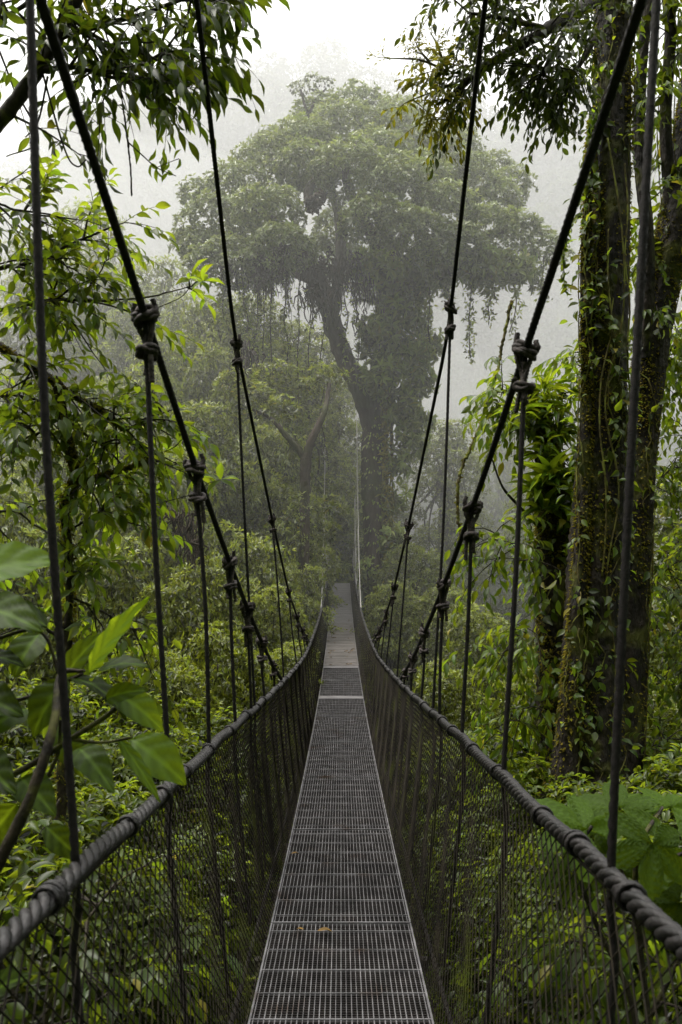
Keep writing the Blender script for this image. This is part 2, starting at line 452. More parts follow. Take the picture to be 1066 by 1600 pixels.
# main ropes
A_D = [-.4, .3, 1.76, 2.73, 3.55, 4.4, 5.3, 6.2, 7.6]
A_H = [2.52, 2.15, 1.43, 1.02, .662, .275, -.02, -.30, None]
A_X = [.70, .70, .69, .67, .653, .612, .60, .58, None]
B_D = [-.4, .5, 3.3, 5.2, 7.6, 9.5, 11, 13.2]
B_H = [4.7, 4.2, 2.57, 1.84, .916, .25, -.17, None]
B_X = [.58, .58, .60, .70, .66, .62, .56, None]
def rope_curve(D, H, X, s):
    D = np.array(D, float)
    H = np.array([h if h is not None else RZ(D[-1]) - CAMZ for h in H]); X = np.array([x if x is not None else RX(D[-1]) + .02 for x in X])
    return lambda y: np.stack([s * np.interp(y, D, X), np.asarray(y, float), CAMZ + np.interp(y, D, H)], -1)
def smoothed(fn, a, b, step):
    ys = np.arange(a, b, .15); P = fn(ys)
    for _ in range(3): P[1:-1] = (P[:-2] + 2 * P[1:-1] + P[2:]) / 4
    return resample(P, step)[0], P

def knot_mesh(seed):
    g = np.random.default_rng(seed)
    m = MB(); r = .0105
    J = lambda P, a=.003: np.asarray(P, float) + g.normal(0, a, np.shape(P))
    rs = lambda P: tube(m, smooth_path(J(P), 50), r * g.uniform(.9, 1.08), 8, 3, .045, .22)
    def coil(z, rad, turns, ph, sx=1.25, tilt=.25, dz=.014, ta=.8):
        t = np.linspace(0, turns * 2 * math.pi, int(turns * 18))
        wob = 1 + .12 * np.sin(t * 1.7 + g.random() * 6)
        P = np.stack([rad * sx * wob * np.cos(t + ph), rad * wob * np.sin(t + ph), z + dz * t / (2 * math.pi) - dz * turns / 2 + tilt * rad * np.cos(t + ph + ta) + .004 * np.sin(t * 2.3)], 1)
        tube(m, P, r, 8, 3, .045, .22)
    coil(0, .030, 1.6, g.random() * 6, 1.35, .45 * g.uniform(.6, 1.3), .016, g.random() * 6)
    coil(-.004, .033, 1.15, g.random() * 6, 1.15, -.75 * g.uniform(.7, 1.2), .012, g.random() * 6)
    coil(.010, .024, 1.0, g.random() * 6, 1.5, .9, .008, g.random() * 6)
    h1, h2 = g.uniform(.035, .07), g.uniform(.04, .08)
    rs([[-.034, 0, -.006], [-.048, .006, .006], [-.045, .004, .024], [-.038, 0, h1]])
    rs([[.030, 0, .004], [.042, -.006, .014], [.037, -.004, .036], [.031, -.002, h2]])
    rs([[-.034, .004, -.002], [-.026, .004, -.040], [-.010, .006, -.085], [-.004, .004, -.14]])
    rs([[.032, -.004, -.004], [.026, -.004, -.040], [.012, -.004, -.085], [.006, -.002, -.145]])
    rs([[.0, .012, -.05], [-.003, .012, -.09], [.002, .010, -.14]])
    z0 = -g.uniform(.125, .150)
    coil(z0, .026, 1.5, g.random() * 6, 1.4, .35, .018, g.random() * 6)
    coil(z0 - .003, .028, 1.1, g.random() * 6, 1.1, -.6, .012, g.random() * 6)
    L = g.uniform(.06, .14)
    rs([[.012, -.012, z0], [.022, -.016, z0 - .04], [.024, -.014, z0 - L]])
    rs([[-.01, .01, z0], [-.008, .014, z0 - .05], [-.012, .01, z0 - L * .7]])
    return m.data('knot', M['knot'])
KNOTS = [knot_mesh(q) for q in range(4)]
for s in (-1, 1):
    fA = rope_curve(A_D, A_H, A_X, s); fB = rope_curve(B_D, B_H, B_X, s)
    for fn, a, b, ys, rad, hr in ((fA, -.4, 7.62, A_Y[s], .0128, .0094), (fB, -.4, 13.2, B_Y[s], .0115, .0088)):
        P, coarse = smoothed(fn, a, b, .012)
        m = MB(); tube(m, P, rad, 12, 3, .07, .26); m.build('suspension_rope', M['rope'], bridge)
        for y in ys:
            i = np.argmin(np.abs(P[:, 1] - y)); top = P[i]
            rx = s * (RX(y) + .006)
            zr = float(RZ(y)); zb = float(zd(y)) - .08
            lean = R.normal(0, .006)
            if top[2] - zr < .12: continue
            sg = resample(smooth_path([top - [0, 0, .02], [rx + (top[0] - rx) * .55 + lean, y + .01, zr + (top[2] - zr) * .5], [rx, y + .012, zr + .02], [rx + .003, y + .01, zr - .25], [s * .50, y, zb]], 80), .012)[0]
            m = MB(); tube(m, sg, hr, 9, 3, .055, .24)
            h = m.build('hanger_rope', M['rope'], bridge)
            k = bpy.data.objects.new('knot', KNOTS[int(R.integers(4))]); COL.objects.link(k); k.parent = h
            sc_ = .3 if y < 2 else .92 if y < 4 else (.92 if y < 6 else .85)
            k.location = top; k.scale = (sc_, sc_, sc_ * min(1, (top[2] - zr) / .3))
            dr = Vector(sg[0] - sg[min(26, len(sg) - 1)]).normalized(); import mathutils
            k.rotation_mode = 'QUATERNION'; k.rotation_quaternion = Vector((0, 0, 1)).rotation_difference(dr) @ mathutils.Quaternion((0, 0, 1), R.random() * 6 if y > 4 else (R.normal(0, .5) + (0.2 if s < 0 else 2.9)))
    # far ropes climbing to the hidden far anchorage
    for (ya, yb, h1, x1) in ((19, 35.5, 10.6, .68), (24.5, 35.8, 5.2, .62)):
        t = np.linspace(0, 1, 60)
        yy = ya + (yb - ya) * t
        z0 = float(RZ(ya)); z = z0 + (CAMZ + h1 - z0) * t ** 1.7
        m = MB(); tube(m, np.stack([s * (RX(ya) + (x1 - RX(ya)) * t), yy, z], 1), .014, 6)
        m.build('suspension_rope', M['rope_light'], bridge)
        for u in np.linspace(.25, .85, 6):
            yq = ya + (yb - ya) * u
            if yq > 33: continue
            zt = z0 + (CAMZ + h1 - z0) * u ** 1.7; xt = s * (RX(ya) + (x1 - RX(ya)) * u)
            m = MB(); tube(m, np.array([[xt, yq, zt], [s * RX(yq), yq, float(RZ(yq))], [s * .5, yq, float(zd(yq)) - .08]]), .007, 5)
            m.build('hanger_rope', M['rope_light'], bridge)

# fallen leaves on the deck
def fallen(name_label, x, y, L, rz, group=None):
    m = MB(); put_leaves(m, np.array([[0, 0, 0.]]), np.array([[1, 0, .0]]), np.array([[0, 0, 1.]]), L, .28, LT_HI)
    o = m.build('fallen_leaf', M['deadleaf']); o.location = (x, y, float(zd(y)) + .02); o.rotation_euler = (0, -.2, rz)
    tag(o, name_label, 'fallen leaf', group)
fallen('orange curled dead leaf at the left edge of the grating deck', -.335, 5.35, .055, .3)
fallen('brown dead leaf lying across the grating left of centre, nearest to the viewer', -.12, 4.05, .075, .1)
fallen('small brown leaf scrap just beside the nearest fallen leaf', -.19, 4.07, .04, 2.9)
rf = np.random.default_rng(5)
for i in range(34):
    sx = rf.choice([-1, 1]) * abs(rf.beta(2.5, 1.4)) * .33
    fallen('tiny yellow leaf scattered on the muddy deck panels far along the bridge', sx, 16.8 + rf.random() ** 1.5 * 9, .055 + rf.random() * .04, rf.random() * 6, 'yellow leaves scattered on the far deck')

# =================================================================== THE GROUND
def sst(x, a, b):
    t = np.clip((x - a) / (b - a), 0, 1); return t * t * (3 - 2 * t)
def G(x, y):
    x = np.asarray(x, float); y = np.asarray(y, float)
    z = -5.6 + 1.3 * sst(np.abs(x), 2, 8) * (1 - sst(y, 14, 24)) - 2.5 * sst(y, 10, 18)
    mound = np.exp(-(np.maximum(0, np.abs(x) - 3) / 5.) ** 2)
    z = z + sst(y, 22, 33) * (10.55 * mound + 3.0 * (1 - mound)) - sst(y, 38, 46) * 6 * mound
    left = sst(-x, 4, 30)
    y0 = 50 - 9 * left
    ridge = np.interp(x, [-60, -40, -22, -6, 5, 14, 28, 60], [38, 48, 60, 62, 57, 54, 55, 62])
    t = np.clip((y - y0) / (97 - y0), 0, 1)
    z = z + (ridge + 4) * t ** 1.15
    z = z - sst(y, 99, 150) * 30
    z = z + 1.3 * np.maximum(0, np.abs(x) - 10 - .5 * np.maximum(y, 0)) * (y < 60) * (np.abs(x) < 70) + 1.2 * np.clip(-y - 3, 0, 40)  # unseen slopes beside and behind the camera, added to block low sky fill
    z = z + .35 * np.sin(x * .9 + y * .3) * np.cos(y * .7 - x * .2)
    return z
xs = np.r_[np.linspace(-400, -60, 12), np.linspace(-56, 56, 75), np.linspace(60, 400, 12)]
ys = np.r_[np.linspace(-60, -4, 8), np.linspace(-2, 120, 82), np.linspace(125, 600, 14)]
X, Y = np.meshgrid(xs, ys); Z = G(X, Y)
m = MB(); nx = len(xs); i = np.arange(len(ys) - 1)[:, None] * nx; j = np.arange(nx - 1)[None]
m.add(np.stack([X, Y, Z], -1).reshape(-1, 3), np.stack([i + j, i + j + 1, i + nx + j + 1, i + nx + j], -1).reshape(-1, 4))
tag(m.build('forest_ground', M['soil']), kind='structure')

def gz(x, y): return float(G(x, y))

# =================================================================== tree kinds
def branchy(wood, base, clumps, rng, r0, trunk=None, sides=10):
    """limbs from the trunk into each clump"""
    if trunk is None: trunk = smooth_path([[0, 0, -1], [rng.normal(0, .1), rng.normal(0, .1), base * .5], [rng.normal(0, .3), rng.normal(0, .3), base]], 20)
    tube(wood, trunk, np.linspace(r0 * 1.25, r0 * .55, len(trunk)), sides, jitter=.06, rng=rng)
    top = trunk[-1]
    for c, r in clumps:
        j = int(len(trunk) * (.55 + .45 * rng.random())) - 1
        st = trunk[j]; c = np.asarray(c)
        mid = (st + c) / 2 + rng.normal(0, .12, 3) * np.linalg.norm(c - st)
        p = smooth_path([st, mid, c], 14)
        tube(wood, p, np.linspace(r0 * .32, r0 * .07, len(p)), 6, jitter=.05, rng=rng)

def tree_kind(name, label, cat, seed, h, rad, nclump, crownlo, L, W, dens, leaf, yellow=0., group=None, each=6, flat=.7, tmpl=LT_LO, clr=.42, cull=.72):
    rng = np.random.default_rng(seed)
    root = thing(name, label, cat, group)
    clumps = []
    for k in range(nclump):
        t = (k + rng.random() * .5) / nclump
        zc = h * (crownlo + (1 - crownlo) * t) - rad * clr * .5
        prof = math.sin(math.pi * (.18 + .72 * (1 - (1 - t) ** 1.3))) ** .7
        a = k * 2.4 + rng.random(); rr = rad * prof * (.35 + .45 * rng.random())
        cr = rad * clr * (.75 + .5 * rng.random())
        clumps.append((np.array([rr * math.cos(a), rr * math.sin(a), zc]), np.array([cr, cr, cr * flat])))
    wood = MB(); branchy(wood, h * .75, clumps, rng, h * .022)
    wood.build('trunk', M['bark'], root)
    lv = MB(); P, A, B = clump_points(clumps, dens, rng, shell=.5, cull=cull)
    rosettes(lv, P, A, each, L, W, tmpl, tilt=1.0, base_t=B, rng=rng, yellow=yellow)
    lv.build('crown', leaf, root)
    return root

FAR = [tree_kind('misty_tree', 'pale round crowned tree fading into mist on the far hillside', 'tree', 11 + k, 12, 5, 18, .40, .36, .26, 4.5, M['leaf_far'], group='pale trees on the misty far hillside', each=5, flat=.6) for k in range(3)]
MIDK = [tree_kind('forest_tree', 'x', 'tree', 31 + k, 10, 2.9, 30, .10, .15, .18, 24, M['leaf_mid'], each=6, flat=.62, yellow=.002, clr=.38) for k in range(4)]
SHK = [tree_kind('leafy_shrub', 'x', 'shrub', 51 + k, 2.6, 1.35, 18, .12, .088, .21, 46, M['leaf_shrub'], each=6, flat=.75, tmpl=LT_MID, yellow=.002, clr=.40, cull=.6) for k in range(4)]
used = {}
def place(kinds, k, x, y, s, label=None, group=None, z=None, rng=None, sz=None, cat=None):
    rng = rng or R
    src = kinds[k % len(kinds)]
    loc = (x, y, (gz(x, y) if z is None else z) - .2)
    scl = (s, s, s * (sz or 1)); rz = rng.random() * 6.28
    if src.name not in used:
        used[src.name] = 1; src.location = loc; src.rotation_euler.z = rz; src.scale = scl
        if label: src['label'] = label
        if group: src['group'] = group
        return src
    return copy_thing(src, loc, rz, scl, label, group)

rg = np.random.default_rng(77); cnt = 0
# far hillside
yy = 50.
while yy < 99:
    half = .47 * yy + 3
    xx = -half + rg.random() * 5
    while xx < half:
        y_ = yy + rg.normal(0, 1.2)
        if not (-5 < xx < 9 and yy < 55):
            place(FAR, cnt, xx, y_, .72 + .45 * rg.random(), 'pale round crowned tree fading into mist on the far hillside', 'pale trees on the misty far hillside', rng=rg); cnt += 1
        xx += 5.8 + rg.normal(0, .8)
    yy += 5.6

# ---- middle distance trees: (px centre x, px top, depth, width scale, label)
ML = 'dense green forest tree in the mass of trees left of the bridge'
MG = 'dense trees massed left of the bridge'
mid = [
 (150, 330, 44, 1.5, 'pale yellow green tree half lost in the mist, left of the big umbrella tree', None),
 (70, 360, 41, 1.4, 'misty pale tree at the left beyond the near branches', None),
 (235, 400, 38, 1.15, 'hazy green tree between the pale misty tree and the umbrella tree', None),
 (270, 500, 29, .95, ML, MG), (345, 470, 30, 1.05, ML, MG), (430, 520, 31, 1.0, ML, MG), (200, 560, 25, .95, ML, MG),
 (300, 440, 35, 1.1, ML, MG), (390, 450, 34, 1.0, ML, MG), (470, 480, 36, 1.0, ML, MG), (520, 560, 40, 1.0, ML, MG), (430, 620, 28, .8, ML, MG), (360, 540, 27, .9, ML, MG), (320, 600, 23, .9, ML, MG), (405, 640, 25, .85, ML, MG), (120, 620, 22, .9, ML, MG), (250, 700, 19, .8, ML, MG), (440, 730, 23, .7, ML, MG),
 (370, 800, 18.5, .72, ML, MG), (455, 850, 21, .55, ML, MG), (300, 860, 15.5, .62, ML, MG), (180, 800, 16, .7, ML, MG), (415, 900, 16.5, .5, ML, MG),
 (50, 700, 17, .8, ML, MG), (355, 960, 13, .5, ML, MG), (250, 960, 12, .5, ML, MG), (445, 985, 14.5, .34, ML, MG),
 (480, 900, 27, .5, 'small bushy tree beside the left rail at the far end of the bridge', None),
 (500, 790, 38, .95, 'tree closing the dark hollow at the end of the bridge on its left', None),
 (575, 770, 40, 1.0, 'tree closing the dark hollow at the end of the bridge on its right', None),
 (535, 700, 44, 1.1, 'dark tree standing straight behind the end of the bridge', None),
 (640, 830, 27, .62, 'leafy tree at the foot of the big umbrella tree', None),
 (610, 900, 22, .42, 'small green tree beside the right rail below the big trunk', None),
 (690, 890, 22, .55, 'yellow green bushy tree in the gap right of the bridge', None),
 (760, 930, 18, .55, 'bright green bushy tree left of the fern covered stump', None),
 (715, 1000, 14.5, .42, 'low bright bush behind the right net, nearest the knotted hangers', None),
 (840, 1010, 13, .45, 'bright bushy tree at the foot of the fern covered stump', None),
 (700, 640, 40, 1.0, 'ghostly pale tree in the misty gap right of the big trunk', None),
 (790, 600, 46, 1.2, 'ghostly pale tree in the misty gap left of the vine covered trunk', None),
 (850, 720, 38, 1.0, 'ghostly tree deep in the mist behind the fern covered stump', None),
 (1010, 880, 13, .7, 'bright leafy tree behind the two trunks at the right edge', None),
 (1060, 700, 15, .9, 'tall leafy tree at the right edge of the view', None),
 (985, 1010, 11, .5, 'leafy bush at the foot of the vine covered trunk', None),
 (1050, 1060, 9, .5, 'bright bush low at the right edge above the broad lobed leaves', None),
]
for k, (px, py, d, s, lb, g_) in enumerate(mid):
    p = at(px, py, d); zb = gz(p[0], p[1])
    ht = max(1.5, p[2] - zb); full = 10 * s
    sz = ht / full
    z = None
    if sz > 1.7: z = p[2] - full * 1.35; sz = 1.35
    if sz < .55: sz = .55
    place(MIDK, k, p[0], p[1], s, lb, g_, z=z, sz=sz, rng=rg)

# ---- undergrowth on both slopes below the bridge
UL = 'small leaved shrub in the dense undergrowth below the bridge'
UG = 'shrubs of the dense undergrowth below the bridge'
k = 0
yy = 2.6
while yy < 30:
    stp = 1.25 if yy < 10 else 1.9
    xm = .47 * yy + 2.2
    xx = -xm
    while xx < xm:
        x_ = xx + rg.normal(0, .25); y_ = yy + rg.normal(0, .3)
        s = (.8 + .35 * rg.random()) * (1 if yy < 10 else 1.35)
        topz = gz(x_, y_) + 2.6 * s
        lim = -.5 if abs(x_) < 1.6 else 99
        if topz < lim: place(SHK, k, x_, y_, s, UL, UG, rng=rg); k += 1
        xx += stp
    yy += stp
# nearer bushes that stand higher on the banks
for (px, py, d, s) in [(60, 1290, 4.6, .9), (170, 1330, 5.2, .9), (260, 1290, 6.5, .9), (-20, 1180, 5.5, .9), (120, 1180, 7.5, 1), (250, 1120, 9.5, 1), (330, 1090, 11, .9), (40, 1060, 9, 1.1), (160, 1030, 11, 1.1),
                       (870, 1330, 5.4, .85), (960, 1400, 4.2, .8), (1050, 1300, 4.8, .9), (760, 1240, 7.5, .9), (700, 1140, 10.5, .9), (860, 1180, 7.6, .8), (1010, 1180, 6.8, .9), (780, 1120, 10, 1)]:
    p = at(px, py, d)
    place(SHK, k, p[0], p[1], s, 'leafy shrub standing high on the bank close beside the bridge netting', 'tall shrubs close beside the bridge netting', z=p[2] - 2.5 * s, rng=rg); k += 1

# ferns and broad leaved herbs scattered through the undergrowth
def fern_kind(seed, nf, L, pin, label, mat):
    g = np.random.default_rng(seed); root = thing('fern', label, 'fern'); lv, st = MB(), MB()
    for f in range(nf):
        a = f * 2.4 + g.normal(0, .2); l = L * g.uniform(.7, 1.15); s_ = np.linspace(0, 1, 22)
        up = g.uniform(.5, 1.1); r_ = l * s_ * .85; z_ = l * (up * s_ - (up + .25) * s_ ** 2)
        C_ = np.stack([np.cos(a) * r_, np.sin(a) * r_, z_ + .15], 1); tube(st, C_, [.006, .002], 4)
        T_ = nrm(np.gradient(C_, axis=0)); side = nrm(np.cross(T_, [0, 0, 1.]))
        for sg in (-1, 1):
            D_ = nrm(side * sg + T_ * .45 + [0, 0, -.15] + g.normal(0, .06, C_.shape)); pl = pin * np.sin(math.pi * (.12 + .86 * s_)) ** .7
            put_leaves(lv, C_[2:], D_[2:], np.tile([0, 0, 1.], (20, 1)), (pl * (.9 + .2 * g.random(22)))[2:], .15, LT_MID, np.stack([np.full(20, g.uniform(.2, .9)), np.full(20, .5), np.full(20, 0.)], 1), g)
    st.build('stem', M['twig'], root); lv.build('fronds', mat, root); return root
FK = [fern_kind(5, 11, .95, .22, 'x', M['leaf_shrub']), fern_kind(6, 9, 1.2, .26, 'x', M['fern'])]
def herb_kind(seed):
    g = np.random.default_rng(seed); root = thing('broad_leaved_herb', 'x', 'plant'); lv, st = MB(), MB(); n = 26
    for q in range(n):
        a = q * 2.4; h_ = g.uniform(.3, 1.0); e = np.array([math.cos(a) * .4 * g.random(), math.sin(a) * .4 * g.random(), h_])
        P = smooth_path([[0, 0, 0], e * [.3, .3, .7], e], 8); tube(st, P, [.008, .004], 5)
        d_ = np.array([math.cos(a), math.sin(a), -.25 * g.random() + .15]); put_leaves(lv, e[None], d_[None], np.array([[0, 0, 1.]]) + g.normal(0, .15, (1, 3)), g.uniform(.22, .42), .25, LT_HI, np.array([[g.random(), .5, 0]]), g)
    st.build('stem', M['twig'], root); lv.build('leaves', M['fern'], root); return root
HK = [herb_kind(9), herb_kind(10)]
k2 = 0
for _ in range(70):
    y_ = rg.uniform(3, 17); x_ = rg.choice([-1, 1]) * rg.uniform(1.0, .42 * y_ + 1.6)
    kk = FK if k2 % 5 < 3 else HK; s_ = rg.uniform(.9, 1.5)
    ztop = gz(x_, y_) + 1.9
    place(kk, k2, x_, y_, s_, 'arching fern spreading above the undergrowth below the bridge' if kk is FK else 'broad leaved herb rising from the undergrowth below the bridge',
          'ferns in the undergrowth' if kk is FK else 'broad leaved herbs in the undergrowth', z=ztop + rg.uniform(-.5, .35), rng=rg); k2 += 1

# ground cover between the shrubs
m = MB(); n = 26000
gx = rg.uniform(-14, 14, n); gy = rg.uniform(1, 32, n); P = np.stack([gx, gy, G(gx, gy) + .03 + .25 * rg.random(n)], 1)
rosettes(m, P[:5200], np.tile([0, 0, 1.], (5200, 1)), 5, .2, .2, LT_LO, 1.1, rng=rg)
tag(m.build('ground_cover', M['leaf_shrub']), 'low leafy ground cover on the forest floor below the bridge', 'ground cover', kind='stuff')

# =================================================================== THE BIG UMBRELLA TREE
rt = np.random.default_rng(101)
big = thing('umbrella_tree', 'huge spreading tree with domed misty crown and mossy trunk beyond the bridge', 'tree')
D0 = 30.
def limb(mb, pts, r, sides=14, jit=.07, n=50):
    P = smooth_path(np.array([at(*p) for p in pts]), n)
    tube(mb, P, np.interp(np.linspace(0, 1, len(P)), np.linspace(0, 1, len(r)), r), sides, jitter=jit, rng=rt)
    return P
m = MB()
g0 = [592, 1010, D0]
tr = limb(m, [(594, 1060, D0), (592, 960, D0), (589, 850, D0), (586, 700, D0), (597, 600, D0), (606, 480, D0), (602, 380, D0), (590, 300, D0)], [.8, .62, .50, .48, .52, .42, .34, .22], 18)
limb(m, [(590, 690, D0), (563, 610, D0 - .3), (538, 560, D0 - .5), (518, 500, D0 - .6), (500, 440, D0 - .8), (470, 385, D0 - 1), (420, 340, D0 - 1.5), (360, 320, D0 - 2)], [.42, .36, .34, .34, .30, .22, .14, .08])
limb(m, [(518, 500, D0 - .6), (530, 430, D0), (532, 360, D0 + .3), (520, 300, D0 + .5), (490, 240, D0 + 1)], [.26, .22, .2, .15, .08])
limb(m, [(500, 440, D0 - .8), (455, 420, D0 - 1.5), (410, 400, D0 - 2.5), (370, 390, D0 - 3)], [.28, .2, .14, .08])
limb(m, [(606, 480, D0), (640, 410, D0 - .5), (690, 380, D0 - 1.5), (760, 368, D0 - 2), (820, 350, D0 - 2)], [.34, .28, .22, .16, .07])
limb(m, [(604, 420, D0), (650, 340, D0 + 1), (700, 290, D0 + 2), (740, 260, D0 + 2)], [.28, .22, .14, .06])
limb(m, [(602, 400, D0), (560, 330, D0 - 1.5), (540, 270, D0 - 2.2), (560, 220, D0 - 2)], [.25, .2, .14, .07])
limb(m, [(485, 330, D0 - 3.4), (482, 300, D0 - 3.2), (500, 270, D0 - 2.5)], [.12, .16, .1], 10)
limb(m, [(500, 262, D0 - 1), (490, 200, D0 + 1), (478, 170, D0 + 1), (470, 140, D0 + 1)], [.12, .08, .06, .04], 6)
limb(m, [(483, 178, D0 + 1), (495, 155, D0 + 1), (510, 138, D0 + 1)], [.06, .05, .03], 6)
m.build('trunk', M['barkbig'], big)
cl = []
for (px, py, rp, dd) in [(540, 205, 70, 0), (475, 225, 62, -1), (605, 205, 66, .5), (665, 235, 64, 0), (420, 255, 62, -1), (715, 275, 60, 0), (375, 290, 60, -1.5), (345, 330, 52, -2), (322, 375, 40, -2),
                         (765, 305, 50, 0), (795, 280, 38, 1), (420, 320, 56, -3.5), (360, 385, 42, -3), (440, 370, 44, -4), (550, 260, 66, -3.2), (620, 285, 66, -3.6), (690, 320, 60, -3.4), (760, 345, 50, -3), (580, 330, 50, -4), (640, 350, 52, -4.2), 
                         (810, 345, 36, -2), (330, 400, 40, -3), (370, 410, 40, -3.4), (420, 400, 40, -3.6), (460, 380, 36, -3.6), (300, 370, 34, -1), (845, 370, 34, -1.5), (870, 385, 22, -1), (560, 160, 46, 2), (500, 180, 50, 2), (625, 180, 50, 2.5), (700, 230, 54, 3), (430, 220, 40, 2), (395, 400, 36, -3.5), (310, 290, 30, -1.5), (300, 335, 26, -2),
                         (720, 365, 40, -4), (670, 385, 34, -4), (400, 340, 50, 1), (525, 345, 40, 2.5), (500, 390, 44, 2.8), (545, 395, 40, 2.5), (455, 385, 36, 2), (760, 260, 44, 2.5), (590, 240, 60, -2), (480, 250, 50, -2.6), (655, 270, 50, -2.4)]:
    c = at(px, py, D0 + dd); r = rp / F * (D0 + dd) * .98; py += 14; c = at(px, py, D0 + dd)
    cl.append((c, np.array([r, r * 1.05, r * .62])))
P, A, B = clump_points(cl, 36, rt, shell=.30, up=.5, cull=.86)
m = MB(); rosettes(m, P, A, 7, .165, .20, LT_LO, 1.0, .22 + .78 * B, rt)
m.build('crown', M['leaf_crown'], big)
# emergent wispy twig tree on top
m = MB(); c2 = [(at(px, py, D0 + 1), np.array([r, r, r * .45]) / F * D0) for px, py, r in [(470, 138, 16), (488, 130, 18), (508, 133, 15), (458, 142, 9)]]
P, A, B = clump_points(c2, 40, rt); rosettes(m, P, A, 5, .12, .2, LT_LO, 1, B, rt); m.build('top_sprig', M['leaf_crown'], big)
# epiphyte foliage on the trunk
c3 = []
for (px, py, rp, dd) in [(600, 440, 42, -1), (640, 450, 38, -1), (630, 500, 42, -1.2), (590, 530, 34, -1.2), (640, 560, 36, -1), (600, 590, 34, -1.2), (655, 600, 28, -.6), (628, 640, 30, -1), (640, 690, 30, -.5), (625, 730, 22, -.6), (670, 540, 24, -.5), (620, 780, 20, -.7), (570, 420, 30, -1), (615, 850, 24, -.7), (575, 900, 20, -.7), (700, 415, 34, -3), (752, 420, 30, -3), (660, 430, 34, -2), (805, 425, 26, -2.5), (690, 430, 26, -2), (735, 420, 22, -2.5), (780, 420, 26, -2), (820, 430, 22, -1.5), (655, 660, 24, -.3)]:
    c = at(px, py, D0 + dd); r = rp / F * D0 * .9; c3.append((c, np.array([r, r * .9, r * 1.15])))
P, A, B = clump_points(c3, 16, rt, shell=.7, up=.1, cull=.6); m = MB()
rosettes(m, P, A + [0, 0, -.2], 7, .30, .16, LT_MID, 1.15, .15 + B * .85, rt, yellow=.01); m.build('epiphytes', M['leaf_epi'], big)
# hanging roots and moss curtains
m = MB()
def curtain(mb, px0, px1, py0, py1, d, n, Lr, rng, r=.05):
    """clumped, tangled strands"""
    nc = max(3, int(n / 14))
    for _ in range(nc):
        cx = rng.uniform(px0, px1); cy = rng.uniform(py0, py1); Lc = rng.uniform(*Lr) * rng.uniform(.5, 1); dd = rng.uniform(-1, 1)
        for _ in range(int(rng.integers(5, 16))):
            p = at(cx + rng.normal(0, 5), cy + rng.normal(0, 5), d + dd + rng.normal(0, .15)); L = Lc * rng.uniform(.35, 1.15)
            k = 7; q = p - np.array([0, 0, 1.]) * np.linspace(0, L, k)[:, None]; w_ = np.cumsum(rng.normal(0, .05, (k, 3)), 0); w_[:, 2] *= .2
            tube(mb, smooth_path(q + w_ + (at(cx, cy, d + dd) - p) * np.linspace(0, .5, k)[:, None] * [1, 1, 0], 14), [r * rng.uniform(.5, 1.5), r * .8, r * .2], 4, jitter=.25, rng=rng)
curtain(m, 385, 455, 385, 430, D0 - 2.8, 420, (.2, 1.5), rt, .026)
curtain(m, 475, 560, 395, 465, D0 - 1.2, 520, (.2, 1.9), rt, .030)
curtain(m, 350, 390, 395, 420, D0 - 3, 120, (.2, 1.1), rt, .022)
curtain(m, 475, 495, 300, 318, D0 - 3.3, 12, (.3, .7), rt, .07)
curtain(m, 640, 800, 385, 410, D0 - 1.5, 60, (.3, 1.6), rt, .035)
curtain(m, 560, 640, 400, 560, D0 - 1.2, 90, (.3, 1.8), rt, .03)
curtain(m, 430, 500, 400, 420, D0 - 2, 90, (.4, 2.6), rt, .02)
m.build('hanging_roots', M['root'], big)
for px, py0, py1, d in [(735, 400, 560, 27), (765, 400, 500, 28), (450, 430, 600, 27.5), (383, 410, 520, 27), (700, 400, 470, 28), (850, 400, 470, 28.5), (505, 470, 690, 29), (542, 400, 560, 29), (400, 420, 560, 27.5), (425, 420, 590, 28), (468, 420, 640, 28.2), (485, 450, 620, 28.5), (350, 410, 500, 27), (415, 410, 640, 28.6), (560, 440, 600, 28.8), (640, 410, 520, 28.8), (670, 400, 540, 28.5), (800, 400, 520, 28.3)]:
    m = MB(); P = smooth_path([at(px + rt.normal(0, 3), y_, d) for y_ in np.linspace(py0, py1, 6)], 30); tube(m, P, .02, 4)
    v = m.build('hanging_vine', M['root'], big)
    Pn = np.repeat(P[4:], 4 if d < 28.2 else 2, 0) + rt.normal(0, .1, (len(P[4:]) * (4 if d < 28.2 else 2), 3)); m = MB()
    rosettes(m, Pn, rnd_dirs(len(Pn), rt) + [0, 0, -.5], 3, .16, .2, LT_LO, .8, rng=rt); m.build('vine_leaves', M['leaf_mid'], v)
# yellowish strangler roots down the trunk
m = MB()
for q in range(7):
    P = smooth_path([at(600 + q * 2.5 + rt.normal(0, 3), y_, D0 - .62) for y_ in np.linspace(590, 930, 8)], 50); tube(m, P, .035, 5, jitter=.2, rng=rt)
P = smooth_path([at(604 + rt.normal(0, 2), y_, D0 - .75) for y_ in np.linspace(560, 900, 8)], 120)
v = m.build('strangler_roots', M['vine'], big); m = MB(); P = np.repeat(P, 3, 0) + rt.normal(0, .08, (len(P) * 3, 3))
rosettes(m, P, rnd_dirs(len(P), rt) + [0, -.5, -.6], 2, .22, .14, LT_LO, .8, rng=rt, yellow=.5); m.build('vine_leaves', M['leaf_yellow'], v)
# mossy fuzz on the trunk
m = MB(); idx = rt.integers(0, len(tr) - 1, 2600); d_ = rnd_dirs(2600, rt); d_[:, 2] *= .2; d_[:, 1] -= .4; d_ = nrm(d_)
P = tr[idx] + d_ * .48; put_leaves(m, P, d_ + [0, 0, -1.2], d_, .13 * (.5 + rt.random(2600)), .22, LT_LO, None, rt); m.build('trunk_moss', M['leaf_epi'], big)

